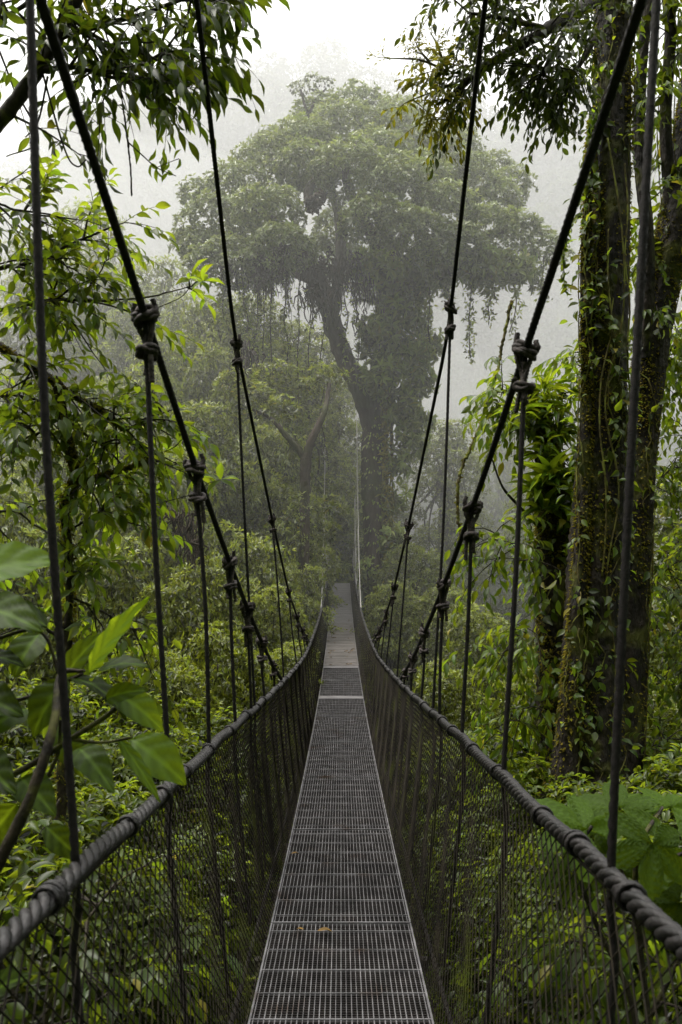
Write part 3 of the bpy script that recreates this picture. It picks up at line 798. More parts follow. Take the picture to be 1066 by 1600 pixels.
# small forked tree left of the bridge
ft = thing('forked_tree', 'thin trunk forking in a Y left of the far end of the bridge', 'tree')
m = MB(); d = 22.5
limb(m, [(474, 930, d), (476, 850, d), (477, 760, d), (478, 715, d)], [.16, .14, .15, .16], 10)
limb(m, [(478, 718, d), (486, 690, d), (498, 665, d), (508, 640, d), (515, 600, d + .5)], [.13, .12, .1, .08, .05], 8)
limb(m, [(478, 718, d), (462, 697, d), (445, 678, d), (425, 655, d), (395, 640, d)], [.11, .1, .08, .06, .03], 8)
m.build('trunk', M['barkbig'], ft)
c4 = [(at(px, py, d + dd), np.array([r, r, r * .7]) / F * d) for px, py, r, dd in [(400, 630, 40, 0), (440, 640, 26, -1), (515, 590, 30, .5), (480, 610, 26, 1), (370, 600, 34, 0), (430, 590, 36, 1), (520, 790, 22, 0), (512, 830, 18, .5), (450, 820, 22, .3), (468, 780, 9, -.2)]]
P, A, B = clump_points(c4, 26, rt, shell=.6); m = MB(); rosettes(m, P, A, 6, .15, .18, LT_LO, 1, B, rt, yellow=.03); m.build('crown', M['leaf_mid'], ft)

# ferns and dark bushes closing the end of the deck
for (px, py, d_, s_) in [(505, 905, 34.3, .5), (560, 905, 34.6, .5), (532, 912, 35.2, .45), (520, 850, 37, 1.2), (552, 860, 37.5, 1.2), (535, 790, 39, 1.5)]:
    p = at(px, py, d_); place(SHK, 3, p[0], p[1], s_, 'green bush growing at the dark end of the bridge deck', 'bushes at the far end of the deck', z=p[2] - 2.0 * s_, rng=rg)

# dangling dead vine mass among the left trees
dv_ = thing('vine_curtain', 'brownish curtain of hanging vines among the trees left of the bridge', 'vines')
m = MB(); curtain(m, 240, 330, 760, 860, 16, 120, (.5, 1.6), rt, .018); curtain(m, 380, 400, 540, 560, 24, 20, (.8, 2), rt, .03); m.build('hanging_roots', M['root'], dv_)

# =================================================================== NEAR RIGHT TRUNKS
rr_ = np.random.default_rng(202)
def bark_tube(mb, P, r, sides=36, amp=.12, rng=rr_):
    """trunk with fluted, lumpy bark"""
    P = np.asarray(P); n = len(P); sub = MB(); tube(sub, P, r, sides, cap=False)
    V = sub.v[0].reshape(n, sides, 3); s = np.arange(n)[:, None] * .03; th = np.linspace(0, 2 * math.pi, sides, endpoint=False)[None]
    f = sum(a * np.sin(k * th + ph + q * s) for k, a, ph, q in [(2, .35, .4, .8), (3, .4, 1.3, -1.1), (5, .35, 2, 1.7), (7, .28, .7, -2.1), (11, .2, .1, 2.2)])
    f = f + rng.normal(0, .22, f.shape)
    c = P[:, None]; V = c + (V - c) * (1 + amp * f)[..., None]
    mb.add(V.reshape(-1, 3), sub.q[0])
def moss_fuzz(P, r, n, L, mat, parent, rng=rr_, name='moss'):
    P = np.asarray(P); r = np.interp(np.linspace(0, 1, len(P)), np.linspace(0, 1, len(r)), r)
    i = rng.integers(0, len(P) - 1, n); t = rng.random((n, 1)); c = P[i] * (1 - t) + P[i + 1] * t
    # patches
    a = rng.random(n) * 2 * math.pi
    keep = (np.sin(a * 2 + c[:, 2] * 1.3) + np.sin(c[:, 2] * 4.1 + a) + rng.normal(0, .7, n)) > .1
    c, a, i = c[keep], a[keep], i[keep]
    d = np.stack([np.cos(a), np.sin(a), np.zeros_like(a)], 1)
    m = MB(); put_leaves(m, c + d * r[i][:, None] * .97, nrm(d + rng.normal(0, .45, d.shape) + [0, 0, -.5]), d + [0, 0, .5], L * (.4 + rng.random(len(c))), .3, LT_LO, None, rng)
    return m.build(name, mat, parent)
def climber(P, r, n_vines, parent, L=.1, per=22, rng=rr_, seglen=(1, 3), a_range=(-2.6, -.4), mat='leaf_near', pend=.12, name='climbing_vine', yellow=.02):
    P = np.asarray(P); rad = np.interp(np.linspace(0, 1, len(P)), np.linspace(0, 1, len(r)), r)
    zs = P[:, 2]; lo, hi = zs.min(), zs.max(); order = np.argsort(zs)
    for v in range(n_vines):
        z0 = rng.uniform(lo, hi); Lz = rng.uniform(*seglen); z1 = min(hi, z0 + Lz); k = 24
        zz = np.linspace(z0, z1, k); a0 = rng.uniform(*a_range); a = a0 + np.cumsum(rng.normal(0, .24, k))
        c = np.stack([np.interp(zz, zs[order], P[order, q]) for q in range(3)], 1); rd = np.interp(zz, zs[order], rad[order]) + .02
        S = c + np.stack([np.cos(a), np.sin(a), np.zeros(k)], 1) * rd[:, None]
        mb = MB(); tube(mb, S, .006, 5, jitter=.1, rng=rng); vn = mb.build(name, M['vine'], parent)
        nn = int(per * Lz / 2); j = rng.integers(0, k, nn); out = np.stack([np.cos(a[j]), np.sin(a[j]), np.zeros(nn)], 1)
        B0 = S[j] + out * .01; D_ = nrm(out * .7 + rng.normal(0, .6, (nn, 3)) + [0, 0, -.5]); B1 = B0 + D_ * pend * rng.random((nn, 1))
        mb = MB(); put_leaves(mb, B1, D_, out + [0, 0, .7] + rng.normal(0, .3, (nn, 3)), L * (.5 + .9 * rng.random(nn)), .26, LT_HI, np.stack([rng.random(nn), rng.random(nn), (rng.random(nn) < yellow) * .8], 1), rng)
        mb.build('vine_leaves', M[mat], vn)

def pxpath(pts, n=80): return smooth_path(np.array([at(*p) for p in pts]), n)
d = 8.0
t1 = thing('vine_covered_trunk', 'tall dark mossy tree trunk hung with climbing vines on the right', 'tree')
T1 = pxpath([(985, -700, d), (965, -300, d), (960, -120, d), (959, 60, d), (956, 300, d), (948, 500, d), (940, 700, d), (930, 900, d), (922, 1100, d), (915, 1300, d), (912, 1500, d)], 420)
r1 = [.15, .165, .175, .18, .185, .19, .215, .25, .30, .42, .5]
m = MB(); bark_tube(m, T1, r1); m.build('trunk', M['bark'], t1)
T1b = pxpath([(925, 180, d - .1), (916, 400, d - .1), (917, 600, d - .12), (912, 800, d - .15), (900, 1000, d - .2), (885, 1200, d - .25), (870, 1400, d - .3)], 300)
r1b = [.03, .05, .06, .07, .09, .13, .18]
m = MB(); bark_tube(m, T1b, r1b, 20); m.build('fused_stem', M['bark'], t1)
moss_fuzz(T1, r1, 26000, .035, M['moss'], t1); moss_fuzz(T1b, r1b, 12000, .035, M['moss'], t1)
climber(T1, r1, 17, t1, .095, 44); climber(T1b, r1b, 12, t1, .09, 34)
for k in range(3):   # slack lianas down the trunk
    x0 = rr_.uniform(915, 990); P = pxpath([(x0 + rr_.normal(0, 7), y_, d - .25) for y_ in np.linspace(rr_.uniform(-50, 500), rr_.uniform(700, 1200), 8)], 120)
    m = MB(); tube(m, P, .004 + .005 * rr_.random(), 6, jitter=.15, rng=rr_); m.build('liana', M['vine'], t1)
t2 = thing('leaning_trunk', 'second dark mossy trunk leaning right, beside the vine covered trunk', 'tree')
T2 = pxpath([(1190, -600, d + .8), (1150, -250, d + .8), (1100, 60, d + .7), (1078, 220, d + .7), (1055, 350, d + .6), (1032, 460, d + .6), (1010, 600, d + .6), (996, 760, d + .6), (985, 950, d + .6), (972, 1150, d + .6), (960, 1400, d + .6)], 380)
r2 = [.13, .15, .17, .18, .18, .17, .165, .17, .19, .22, .28]
m = MB(); bark_tube(m, T2, r2, 30); m.build('trunk', M['bark'], t2)
T2b = pxpath([(1052, 380, d + .6), (1040, 200, d + .5), (1048, 60, d + .4), (1040, -80, d + .4), (1060, -420, d + .3)], 160); m = MB(); bark_tube(m, T2b, [.07, .06, .055, .05, .03], 14); m.build('limb', M['bark'], t2)
T2c = pxpath([(1010, 560, d + .5), (1012, 380, d + .3), (1000, 240, d + .3), (1003, 100, d + .3), (1020, -60, d + .3), (1040, -400, d + .3)], 160); m = MB(); bark_tube(m, T2c, [.07, .065, .06, .055, .05, .03], 14); m.build('limb', M['bark'], t2)
moss_fuzz(T2, r2, 20000, .035, M['moss'], t2); climber(T2, r2, 14, t2, .11, 22); climber(T2b, [.07, .05], 5, t2, .11, 26, a_range=(-3.1, 0)); climber(T2c, [.07, .05], 6, t2, .11, 26, a_range=(-3.1, 0))
w_, l_ = MB(), MB()
foliage(w_, l_, [T2b, T2c, T2[80:210]], rr_, n_br=16, br_len=.75, n_tw=6, tw_len=.3, leafL=.12, leafW=.21, spacing=.045, droop=.7, tint0=.55, yellow=.03, spread=1.0)
w_.build('twigs', M['twig'], t2); l_.build('leaves', M['leaf_near'], t2)

# ---- epiphyte covered stump
st_ = thing('fern_covered_stump', 'dead leaning stump smothered in ferns and climbers, left of the tall right trunk', 'tree')
d = 9.0
T3 = pxpath([(892, 1330, d), (888, 1150, d), (882, 1000, d), (872, 860, d), (862, 760, d), (852, 700, d), (840, 650, d), (832, 610, d)], 300); r3 = [.36, .33, .28, .24, .17, .12, .09, .05]
m = MB(); bark_tube(m, T3, r3, 28); m.build('trunk', M['bark'], st_)
m = MB(); limb(m, [(850, 700, d), (815, 660, d), (800, 640, d)], [.05, .035, .02], 8)
limb(m, [(868, 850, d), (810, 790, d - .2), (785, 760, d - .3), (768, 715, d - .3)], [.025, .018, .014, .008], 6); m.build('limb', M['twig'], st_)
moss_fuzz(T3, r3, 18000, .05, M['moss'], st_)
climber(T3, [q + .06 for q in r3], 34, st_, .13, 44, a_range=(-3.4, .2), seglen=(.5, 1.8), pend=.28, mat='fern')
def fern_clump(c, n, L, W, mat, parent, rng, name='fern', up=.4, tmpl=LT_HI, sag=.5):
    mb = MB(); dirs = rnd_dirs(n, rng); dirs[:, 2] = np.abs(dirs[:, 2]) * .7 + up - .2 * rng.random(n); dirs = nrm(dirs)
    put_leaves(mb, np.asarray(c) + dirs * .04, dirs, np.array([0, 0, 1.]) + rng.normal(0, .2, (n, 3)), L * (.6 + .6 * rng.random(n)), W, tmpl, np.stack([rng.random(n), rng.random(n), np.zeros(n)], 1), rng)
    return mb.build(name, M[mat], parent)
SAG = leaf_template([0, .15, .32, .5, .68, .85, 1], [0, .6, .9, 1, .85, .5, 0], .15, .75)
for q in range(34):
    px = 842 + rr_.normal(0, 26); py = 655 + rr_.normal(0, 30)
    fern_clump(at(px, py, d - .1 + rr_.normal(0, .25)), int(rr_.integers(10, 22)), rr_.uniform(.14, .30), .085, 'fern', st_, rr_, tmpl=SAG, up=rr_.uniform(0, .5))
for px, py, n_, L_, W_ in [(860, 755, 30, .34, .12), (838, 770, 24, .3, .13), (880, 745, 22, .28, .12), (850, 800, 20, .28, .13), (900, 790, 16, .3, .16)]:
    fern_clump(at(px, py, d - .35), n_, L_, W_, 'fern', st_, rr_, 'bromeliad', up=.25, tmpl=SAG)
sp = MB(); lv = MB(); foliage(sp, lv, [pxpath([(880, 640, d), (900, 590, d), (906, 550, d)], 12), pxpath([(840, 640, d), (800, 630, d), (780, 600, d)], 12), pxpath([(850, 900, d - .3), (800, 860, d - .5), (770, 830, d - .6)], 12), pxpath([(870, 1000, d - .3), (810, 990, d - .5), (790, 1030, d - .6)], 12), pxpath([(870, 1100, d - .3), (810, 1110, d - .5), (770, 1150, d - .6)], 12)], rr_, 10, .5, 4, .25, .14, .2, .05, droop=.8, tint0=.6)
sp.build('twigs', M['twig'], st_); lv.build('leaves', M['fern'], st_)

# liana hanging in the misty gap
ln = thing('thin_liana', 'thin mossy liana snaking down beside the right suspension rope', 'liana')
m = MB(); P = pxpath([(800, 470, 10), (783, 540, 10), (765, 610, 10), (742, 670, 10), (715, 730, 10), (708, 770, 10), (714, 830, 10), (722, 870, 10)], 200)
P = P + np.cumsum(rr_.normal(0, .0035, P.shape), 0); tube(m, P, .02, 7, jitter=.25, rng=rr_); m.build('stem', M['vine'], ln)
lv = MB(); q = P[::4]; put_leaves(lv, q, rnd_dirs(len(q), rr_), rnd_dirs(len(q), rr_), .06, .25, LT_MID, None, rr_); lv.build('leaves', M['leaf_yellow'], ln)
ln2 = thing('leafy_liana', 'thin hanging liana strung with yellow green leaves left of the tall right trunk', 'liana')
P = pxpath([(920, 320, 8), (895, 345, 8), (882, 380, 8), (880, 420, 8), (884, 455, 8)], 40); m = MB(); tube(m, P, .004, 5); m.build('stem', M['vine'], ln2)
lv = MB(); q = np.repeat(P[4:], 2, 0); put_leaves(lv, q, rnd_dirs(len(q), rr_) + [0, 0, -.8], rnd_dirs(len(q), rr_), .075, .24, LT_HI, None, rr_); lv.build('leaves', M['leaf_near'], ln2)

# right edge leafy climbers between and beyond trunks
cr = thing('leafy_climber', 'tangle of bright climber leaves filling the right edge beyond the trunks', 'climber')
sp = MB(); lv = MB(); d = 9.4
foliage(sp, lv, [pxpath([(1000, 620, d), (1040, 560, d), (1080, 520, d)], 14), pxpath([(985, 800, d), (1040, 740, d), (1090, 680, d)], 14), pxpath([(980, 950, d), (1030, 900, d), (1090, 860, d)], 14), pxpath([(985, 1100, d), (1040, 1060, d), (1090, 1020, d)], 14), pxpath([(960, 1200, d - 1), (1030, 1160, d - 1), (1090, 1150, d - 1)], 14)], rr_, 22, .7, 6, .3, .11, .24, .045, droop=.8, tint0=.55, yellow=.03)
sp.build('twigs', M['twig'], cr); lv.build('leaves', M['leaf_near'], cr)

# =================================================================== TOP RIGHT BRANCH
ru = np.random.default_rng(303)
b1 = thing('overhanging_branch', 'dark leafy branch reaching in from the top right across the sky', 'branch')
d = 6.5
main = pxpath([(1010, -60, d + .8), (930, 0, d + .4), (850, 50, d), (790, 85, d), (740, 118, d), (705, 150, d), (680, 165, d)], 60)
m = MB(); tube(m, main, [.07, .055, .045, .036, .028, .016, .007], 12, jitter=.1, rng=ru)
w_, l_ = MB(), MB()
lim = [main[:44], pxpath([(940, -80, d), (850, -45, d), (760, -40, d), (700, -30, d)], 24), pxpath([(900, 20, d), (860, 90, d - .2), (845, 120, d - .2)], 20), pxpath([(850, 45, d), (790, 30, d - .3), (730, 20, d - .3)], 20), pxpath([(930, 60, d), (900, 110, d), (875, 130, d)], 16)]
for q in lim[1:]: tube(m, q, np.linspace(.025, .01, len(q)), 8)
m.build('limb', M['twig'], b1)
foliage(w_, l_, lim, ru, n_br=15, br_len=.40, n_tw=6, tw_len=.18, leafL=.088, leafW=.2, spacing=.034, droop=.4, tint0=.4, yellow=.002, spread=.95, hang=.3, bias=(0, 0, -.15))
w_.build('twigs', M['twig'], b1); l_.build('leaves', M['leaf_right'], b1)
w_, l_ = MB(), MB()
lim2 = [pxpath([(745, 115, d), (700, 135, d), (660, 150, d), (640, 158, d)], 20), pxpath([(725, 125, d), (700, 160, d), (700, 190, d)], 14), pxpath([(735, 118, d), (700, 110, d), (690, 85, d)], 14)]
foliage(w_, l_, lim2, ru, n_br=8, br_len=.24, n_tw=5, tw_len=.14, leafL=.07, leafW=.2, spacing=.028, droop=.5, tint0=.5, spread=.9, hang=.4, tw_r=.0025, br_r=.006)
tw2 = [pxpath([(700, 112, d), (660, 95, d), (630, 92, d), (605, 92, d)], 14), pxpath([(690, 90, d), (683, 70, d), (672, 50, d)], 10), pxpath([(672, 98, d), (655, 78, d), (650, 66, d)], 10)]
foliage(w_, l_, tw2, ru, n_br=5, br_len=.13, n_tw=4, tw_len=.08, leafL=.03, leafW=.2, spacing=.03, droop=0, spread=.8, hang=.1, tw_r=.002, br_r=.0035)
w2 = w_
for q in lim2 + tw2: tube(w2, q, np.linspace(.012, .004, len(q)), 6)
yb = w2.build('mossy_twigs', M['vine'], b1); l_.build('twig_leaves', M['leaf_yellow'], b1)

# =================================================================== LEFT BRANCHES
rl = np.random.default_rng(404)
b2 = thing('leafy_bough', 'leafy bough hanging across the top left corner against the mist', 'branch')
d = 4.0
lim = [pxpath([(-60, 260, d), (20, 165, d), (75, 85, d), (120, 0, d), (150, -70, d)], 40), pxpath([(90, 60, d), (160, 40, d), (230, 20, d), (290, -5, d)], 30), pxpath([(50, 115, d), (110, 105, d), (170, 120, d), (215, 130, d)], 30),
       pxpath([(110, -40, d), (190, -50, d), (280, -30, d), (310, 0, d)], 30), pxpath([(-60, 60, d), (20, 20, d), (80, -20, d)], 24), pxpath([(100, 30, d), (160, 70, d), (225, 85, d), (265, 105, d)], 26)]
m = MB()
for q, r in zip(lim, ((.04, .034, .03, .03), (.014, .006), (.014, .006), (.014, .006), (.014, .008), (.01, .005))): tube(m, q, list(r), 9, jitter=.08, rng=rl)
for q in ([(60, 90, d), (100, 230, d), (120, 260, d), (135, 250, d)], [(30, 150, d), (60, 220, d), (10, 245, d)], [(75, 120, d), (60, 190, d), (40, 215, d)]): tube(m, pxpath(q, 24), [.006, .003], 5)
m.build('limb', M['twig'], b2)
w_, l_ = MB(), MB()
foliage(w_, l_, lim, rl, n_br=10, br_len=.34, n_tw=4, tw_len=.20, leafL=.105, leafW=.17, spacing=.05, droop=.35, tint0=.42, yellow=.004, spread=.9, hang=.4, bias=(.12, 0, -.1))
foliage(w_, l_, [pxpath([(300, 0, d), (315, 5, d), (325, 10, d)], 8), pxpath([(265, 95, d), (290, 85, d), (310, 90, d)], 8)], rl, n_br=4, br_len=.14, n_tw=2, tw_len=.1, leafL=.15, leafW=.17, spacing=.05, droop=.6, tint0=.6, spread=.5, hang=.7)
w_.build('twigs', M['twig'], b2); l_.build('leaves', M['leaf_top'], b2)
hv = thing('dangling_vine', 'thin dangling vine with a small leaf sprig hanging from the top left bough', 'vine')
m = MB(); tube(m, pxpath([(165, 50, d), (185, 120, d), (197, 200, d), (204, 260, d), (206, 306, d)], 80), .0045, 6, jitter=.25, rng=rl)
tw = pxpath([(200, 222, d), (225, 245, d), (245, 262, d), (275, 275, d)], 24); tube(m, tw, [.004, .002], 5); tube(m, pxpath([(245, 262, d), (262, 255, d), (280, 248, d)], 12), .002, 5); m.build('stem', M['twig'], hv)
m = MB(); q = np.vstack([tw[-14:], pxpath([(245, 262, d), (262, 255, d), (282, 248, d)], 8)])[::2]; put_leaves(m, q, nrm(np.stack([rl.normal(0, .5, len(q)), rl.normal(0, .4, len(q)), rl.choice([-1, .5], len(q))], 1)), rnd_dirs(len(q), rl), .07, .17, LT_HI, np.tile([.95, .6, 0], (len(q), 1)), rl); m.build('leaves', M['leaf_near'], hv)

b3 = thing('mossy_branched_tree', 'mossy branching tree with bright leaves filling the left side of the view', 'tree')
d = 5.2
wood = [([(-80, 500, d), (0, 540, d), (60, 578, d), (120, 615, d), (200, 672, d)], (.034, .026, .012)), ([(85, 590, d), (105, 680, d), (118, 740, d), (103, 800, d), (108, 930, d), (100, 1100, d), (95, 1400, d)], (.024, .03, .03, .026, .04)),
        ([(115, 755, d), (150, 752, d), (190, 738, d), (240, 722, d)], (.024, .016, .008)), ([(-60, 430, d), (40, 410, d), (100, 380, d), (165, 355, d)], (.016, .005)),
        ([(-60, 500, d), (60, 470, d), (140, 468, d), (220, 462, d), (300, 440, d)], (.014, .003)), ([(200, 672, d), (235, 655, d), (275, 640, d)], (.008, .004)), ([(110, 660, d), (150, 690, d), (195, 695, d)], (.01, .004)),
        ([(-60, 720, d), (40, 690, d), (100, 640, d)], (.012, .006)), ([(105, 830, d), (150, 800, d), (185, 770, d)], (.008, .004)), ([(-60, 330, d), (0, 320, d), (50, 345, d)], (.012, .005)), ([(108, 930, d), (160, 960, d), (215, 990, d)], (.01, .004)), ([(-60, 640, d), (20, 620, d), (60, 640, d)], (.012, .005)), ([(100, 1000, d), (40, 960, d), (-20, 930, d)], (.012, .006)), ([(-80, 820, d), (10, 800, d), (60, 830, d)], (.012, .005))]
m = MB(); W3 = []
for q, r in wood:
    P = pxpath(q, 60); P = P + np.cumsum(rl.normal(0, .002, P.shape), 0); W3.append(P); tube(m, P, list(r), 9, jitter=.14, rng=rl)
m.build('limb', M['twig'], b3)
moss_fuzz(W3[0], [.034, .026, .012], 4500, .03, M['moss'], b3, rl); moss_fuzz(W3[1], [.024, .03, .03, .04], 4500, .028, M['moss'], b3, rl); moss_fuzz(W3[2], [.024, .008], 2500, .03, M['moss'], b3, rl)
w_, l_ = MB(), MB()
foliage(w_, l_, [W3[0], W3[3], W3[4][:34], W3[7], W3[9], W3[11]], rl, n_br=11, br_len=.46, n_tw=5, tw_len=.24, leafL=.105, leafW=.21, spacing=.045, droop=.35, tint0=.5, yellow=.003, spread=.95, hang=.18)
foliage(w_, l_, [W3[2], W3[5], W3[6], W3[8], W3[10], W3[12], W3[13], W3[1][30:90]], rl, n_br=7, br_len=.34, n_tw=4, tw_len=.22, leafL=.11, leafW=.21, spacing=.05, droop=.5, tint0=.65, yellow=.008, spread=.9, hang=.4)
foliage(w_, l_, [W3[4][44:]], rl, n_br=3, br_len=.1, n_tw=1, tw_len=.08, leafL=.12, leafW=.19, spacing=.04, droop=.2, tint0=.8, spread=.6, hang=.2)
w_.build('twigs', M['twig'], b3); l_.build('leaves', M['leaf_near'], b3)
# star sprigs
for px, py, s_, lb in [(345, 545 + 205, .13, 'small star of five bright leaves between the left suspension rope and the hanger'), (168, 878, .15, 'whorl of five bright leaves left of the second hanger rope, below the mossy fork'), (305, 680, .12, 'pair of pale leaves beside the left suspension rope above its second knot'), (318, 440, .1, 'yellow green leaf tip at the end of the long bare twig')]:
    t = thing('leaf_sprig', lb, 'leaves'); c = at(px, py, 5.0); m = MB(); n_ = 5
    a = np.linspace(-.6, 3.7, n_) + rl.normal(0, .15, n_); D_ = np.stack([np.cos(a), -.4 * np.ones(n_), .75 * np.sin(a) - .15], 1)
    put_leaves(m, np.tile(c, (n_, 1)), D_, np.tile([0, -.6, 1.], (n_, 1)), s_ * (.8 + .3 * rl.random(n_)), .19, LT_HI, np.tile([.95, .6, 0], (n_, 1)), rl); m.build('leaves', M['leaf_near'], t)
    m = MB(); e = c + np.array([-.18, .1, -.07]); tube(m, smooth_path([c, (c + e) / 2 + [0, 0, .02], e, e + [-.3, .15, -.05]], 14), .003, 5); m.build('twig', M['twig'], t)
tl = thing('yellow_dead_leaf', 'single yellow leaf hanging left of the hanger rope below the mossy fork', 'leaf')
m = MB(); put_leaves(m, at(222, 828, 5)[None], np.array([[.45, -.1, -.9]]), np.array([[.3, -1, .2]]), .13, .2, LT_HI, np.array([[.9, .5, .9]]), rl); m.build('blade', M['leaf_yellow'], tl)
m = MB(); tube(m, smooth_path([at(222, 828, 5), at(200, 812, 5), at(170, 800, 5.1), at(120, 800, 5.2)], 16), .002, 5); m.build('stalk', M['twig'], tl)

# =================================================================== FOREGROUND BROAD LEAVES
def big_leaf(base, tip, hw, nvec, sag=.12, fold=.25, tone=.5, name='leaf', parent=None, mat='leaf_big', nr=26, nc=11, wav=.03, roll=0):
    base = np.asarray(base); tip = np.asarray(tip); ax = tip - base; L = np.linalg.norm(ax); ax = ax / L
    S = nrm(np.cross(ax, nvec)); N_ = np.cross(S, ax)
    v = np.linspace(0, 1, nr)[:, None]; u = np.linspace(-1, 1, nc)[None]
    prof = np.sin(math.pi * np.clip(v, 0, 1) ** .82) ** .8 * (1 - .25 * v) + .015
    w_ = hw * prof
    side = 26 * (v - .28 * np.abs(u))                       # phase of the side veins
    zz = fold * np.abs(u) * w_ - sag * L * 4 * (v - .5) ** 2 + wav * L * .25 * np.sin(v * 15 + np.sign(u) * 1.3) * np.abs(u) ** 2 + .014 * L * np.sin(side) * (1 - np.exp(-np.abs(u) * 4)) + roll * np.abs(u) ** 2 * hw
    X_ = base + ax * (v * L)[..., None] + S * (u * w_)[..., None] + N_ * zz[..., None]
    tr_ = tone + .10 * np.sin(side) - .10 * (np.abs(u) > .9) + .55 * np.exp(-(np.abs(u) / .06) ** 2) + R.normal(0, .03, (nr, nc))
    ti = np.stack([np.clip(tr_, 0, 1), np.full((nr, nc), .5), np.zeros((nr, nc))], -1).reshape(-1, 3)
    i = np.arange(nr - 1)[:, None] * nc; j = np.arange(nc - 1)[None]
    m = MB(); m.add(X_.reshape(-1, 3), np.stack([i + j, i + j + 1, i + nc + j + 1, i + nc + j], -1).reshape(-1, 4), None, ti)
    return m.build(name, M[mat], parent)
fg = thing('broad_leaved_plant', 'blurred broad leaved plant close to the camera at the lower left', 'plant')
d = 2.0
for (bx, by, tx, ty, hw, nx_, ny_, nz_, tone, sag) in [
    (-70, 900, 92, 868, 44, .1, -.75, .7, .75, .08), (75, 968, -50, 935, 26, .1, -.5, 1, .15, .1), (133, 1050, 226, 932, 19, -.6, -.9, .2, .95, .05), (135, 1050, 228, 1028, 21, .0, -.5, 1, .2, .15),
    (112, 1045, 205, 1112, 20, .4, -.35, 1, .12, .15), (100, 1060, 45, 1150, 34, -.5, -1, .3, .3, .1), (185, 1080, 258, 1140, 24, .3, -.8, .6, .55, .1), (205, 1150, 292, 1222, 33, .3, -.9, .5, .6, .12),
    (185, 1150, 252, 1252, 11, .6, -.9, .3, .6, .05), (-40, 1020, 40, 1035, 20, 0, -.4, 1, .1, .1), (90, 1130, 130, 1215, 22, .3, -1, .2, .2, .1), (-40, 1180, 20, 1235, 30, .2, -1, .4, .1, .1), (160, 1090, 228, 1075, 17, 0, -.8, .6, .35, .1), (-50, 940, 60, 975, 34, .1, -.8, .7, .3, .1), (40, 1100, -30, 1150, 34, -.2, -.9, .5, .35, .12), (120, 1160, 175, 1230, 24, .3, -.9, .4, .4, .1), (-60, 1080, 30, 1110, 34, .1, -.8, .6, .2, .1), (95, 1060, 160, 985, 20, -.3, -.9, .3, .35, .08), (30, 1210, 85, 1270, 26, .3, -.9, .5, .3, .1), (60, 985, 20, 1055, 26, 0, -1, .4, .3, .1),
    (-30, 1560, 40, 1520, 26, 0, -.6, .8, .15, .1), (70, 1290, 130, 1345, 20, .2, -1, .3, .25, .1), (20, 1260, -30, 1330, 26, .2, -1, .3, .3, .1)]:
    dd = R.normal(0, .05); b_ = at(bx, by, d + dd); t_ = at(tx, ty, d + dd + R.normal(0, .05) - .04)
    big_leaf(b_, t_, hw / F * d * 1.18, np.array([nx_, ny_, nz_]), sag, .2, tone, 'leaf', fg)
m = MB()
for q, r in [([(-40, 1235, d), (40, 1200, d), (110, 1155, d), (175, 1112, d), (195, 1085, d)], (.009, .005)), ([(-60, 1460, 1.8), (0, 1345, 1.8), (50, 1240, 1.8), (85, 1130, 1.85), (95, 1055, 2.), (133, 1048, 2.)], (.017, .014, .012, .009, .004)), ([(-60, 905, d), (-40, 1000, d), (60, 985, d), (95, 1060, d)], (.006, .004)), ([(-50, 1110, d), (60, 1085, d), (130, 1052, d)], (.006, .004)),
             ([(110, 1155, d), (160, 1160, d), (207, 1152, d)], (.005, .003)), ([(60, 1240, d), (90, 1180, d), (95, 1125, d)], (.005, .004))]:
    tube(m, pxpath(q, 40), list(r), 10, jitter=.04)
m.build('stem', M['twig'], fg)

def lobed_leaf(c, size, nvec, up, lobes=7, tone=.5, parent=None):
    """broad lobed leaf (funnel-like, radiating ribs)"""
    nvec = nrm(np.asarray(nvec, float)); u_ = nrm(np.asarray(up, float) - nvec * (np.asarray(up) @ nvec)); s_ = np.cross(nvec, u_)
    na, nr = 181, 20; a = np.linspace(-2.65, 2.65, na); rr = np.linspace(0, 1, nr)[:, None]
    lob = .48 + .52 * np.abs(np.cos(a / 5.3 * math.pi * lobes)) ** 1.1 * (1 - .18 * np.abs(a) / 2.65) + .03 * np.abs(np.sin(a * 23)) + .02 * np.sin(a * 41)
    Rr = rr * lob[None] * size
    ribs = np.cos(a / 5.3 * math.pi * lobes * 2)
    z = -.16 * size * rr ** 2 + .07 * size * rr * -ribs[None] + .03 * size * np.sin(a * 4 + 3 * rr + size * 90) + .022 * size * np.sin(rr * 46 - 9 * np.abs(np.sin(a / 5.3 * math.pi * lobes)))
    P = np.asarray(c) + u_ * (Rr * np.cos(a))[..., None] + s_ * (Rr * np.sin(a))[..., None] + nvec * z[..., None]
    tr_ = np.clip(tone + .4 * np.clip(ribs, .8, 1)[None] * 1. - .35 + .05 * np.sin(rr * 40 + 8 * np.abs(np.sin(a * 3.7)))[..., :] + R.normal(0, .03, z.shape), 0, 1)
    ti = np.stack([tr_, np.full(z.shape, .5), np.zeros(z.shape)], -1).reshape(-1, 3)
    i = np.arange(nr - 1)[:, None] * na; j = np.arange(na - 1)[None]
    m = MB(); m.add(P.reshape(-1, 3), np.stack([i + j, i + j + 1, i + na + j + 1, i + na + j], -1).reshape(-1, 4), None, ti)
    return m.build('leaf', M['leaf_big'], parent)
fr = thing('lobed_leaf_plant', 'plant with broad pale green lobed leaves beside the right handrail', 'plant')
d = 3.0
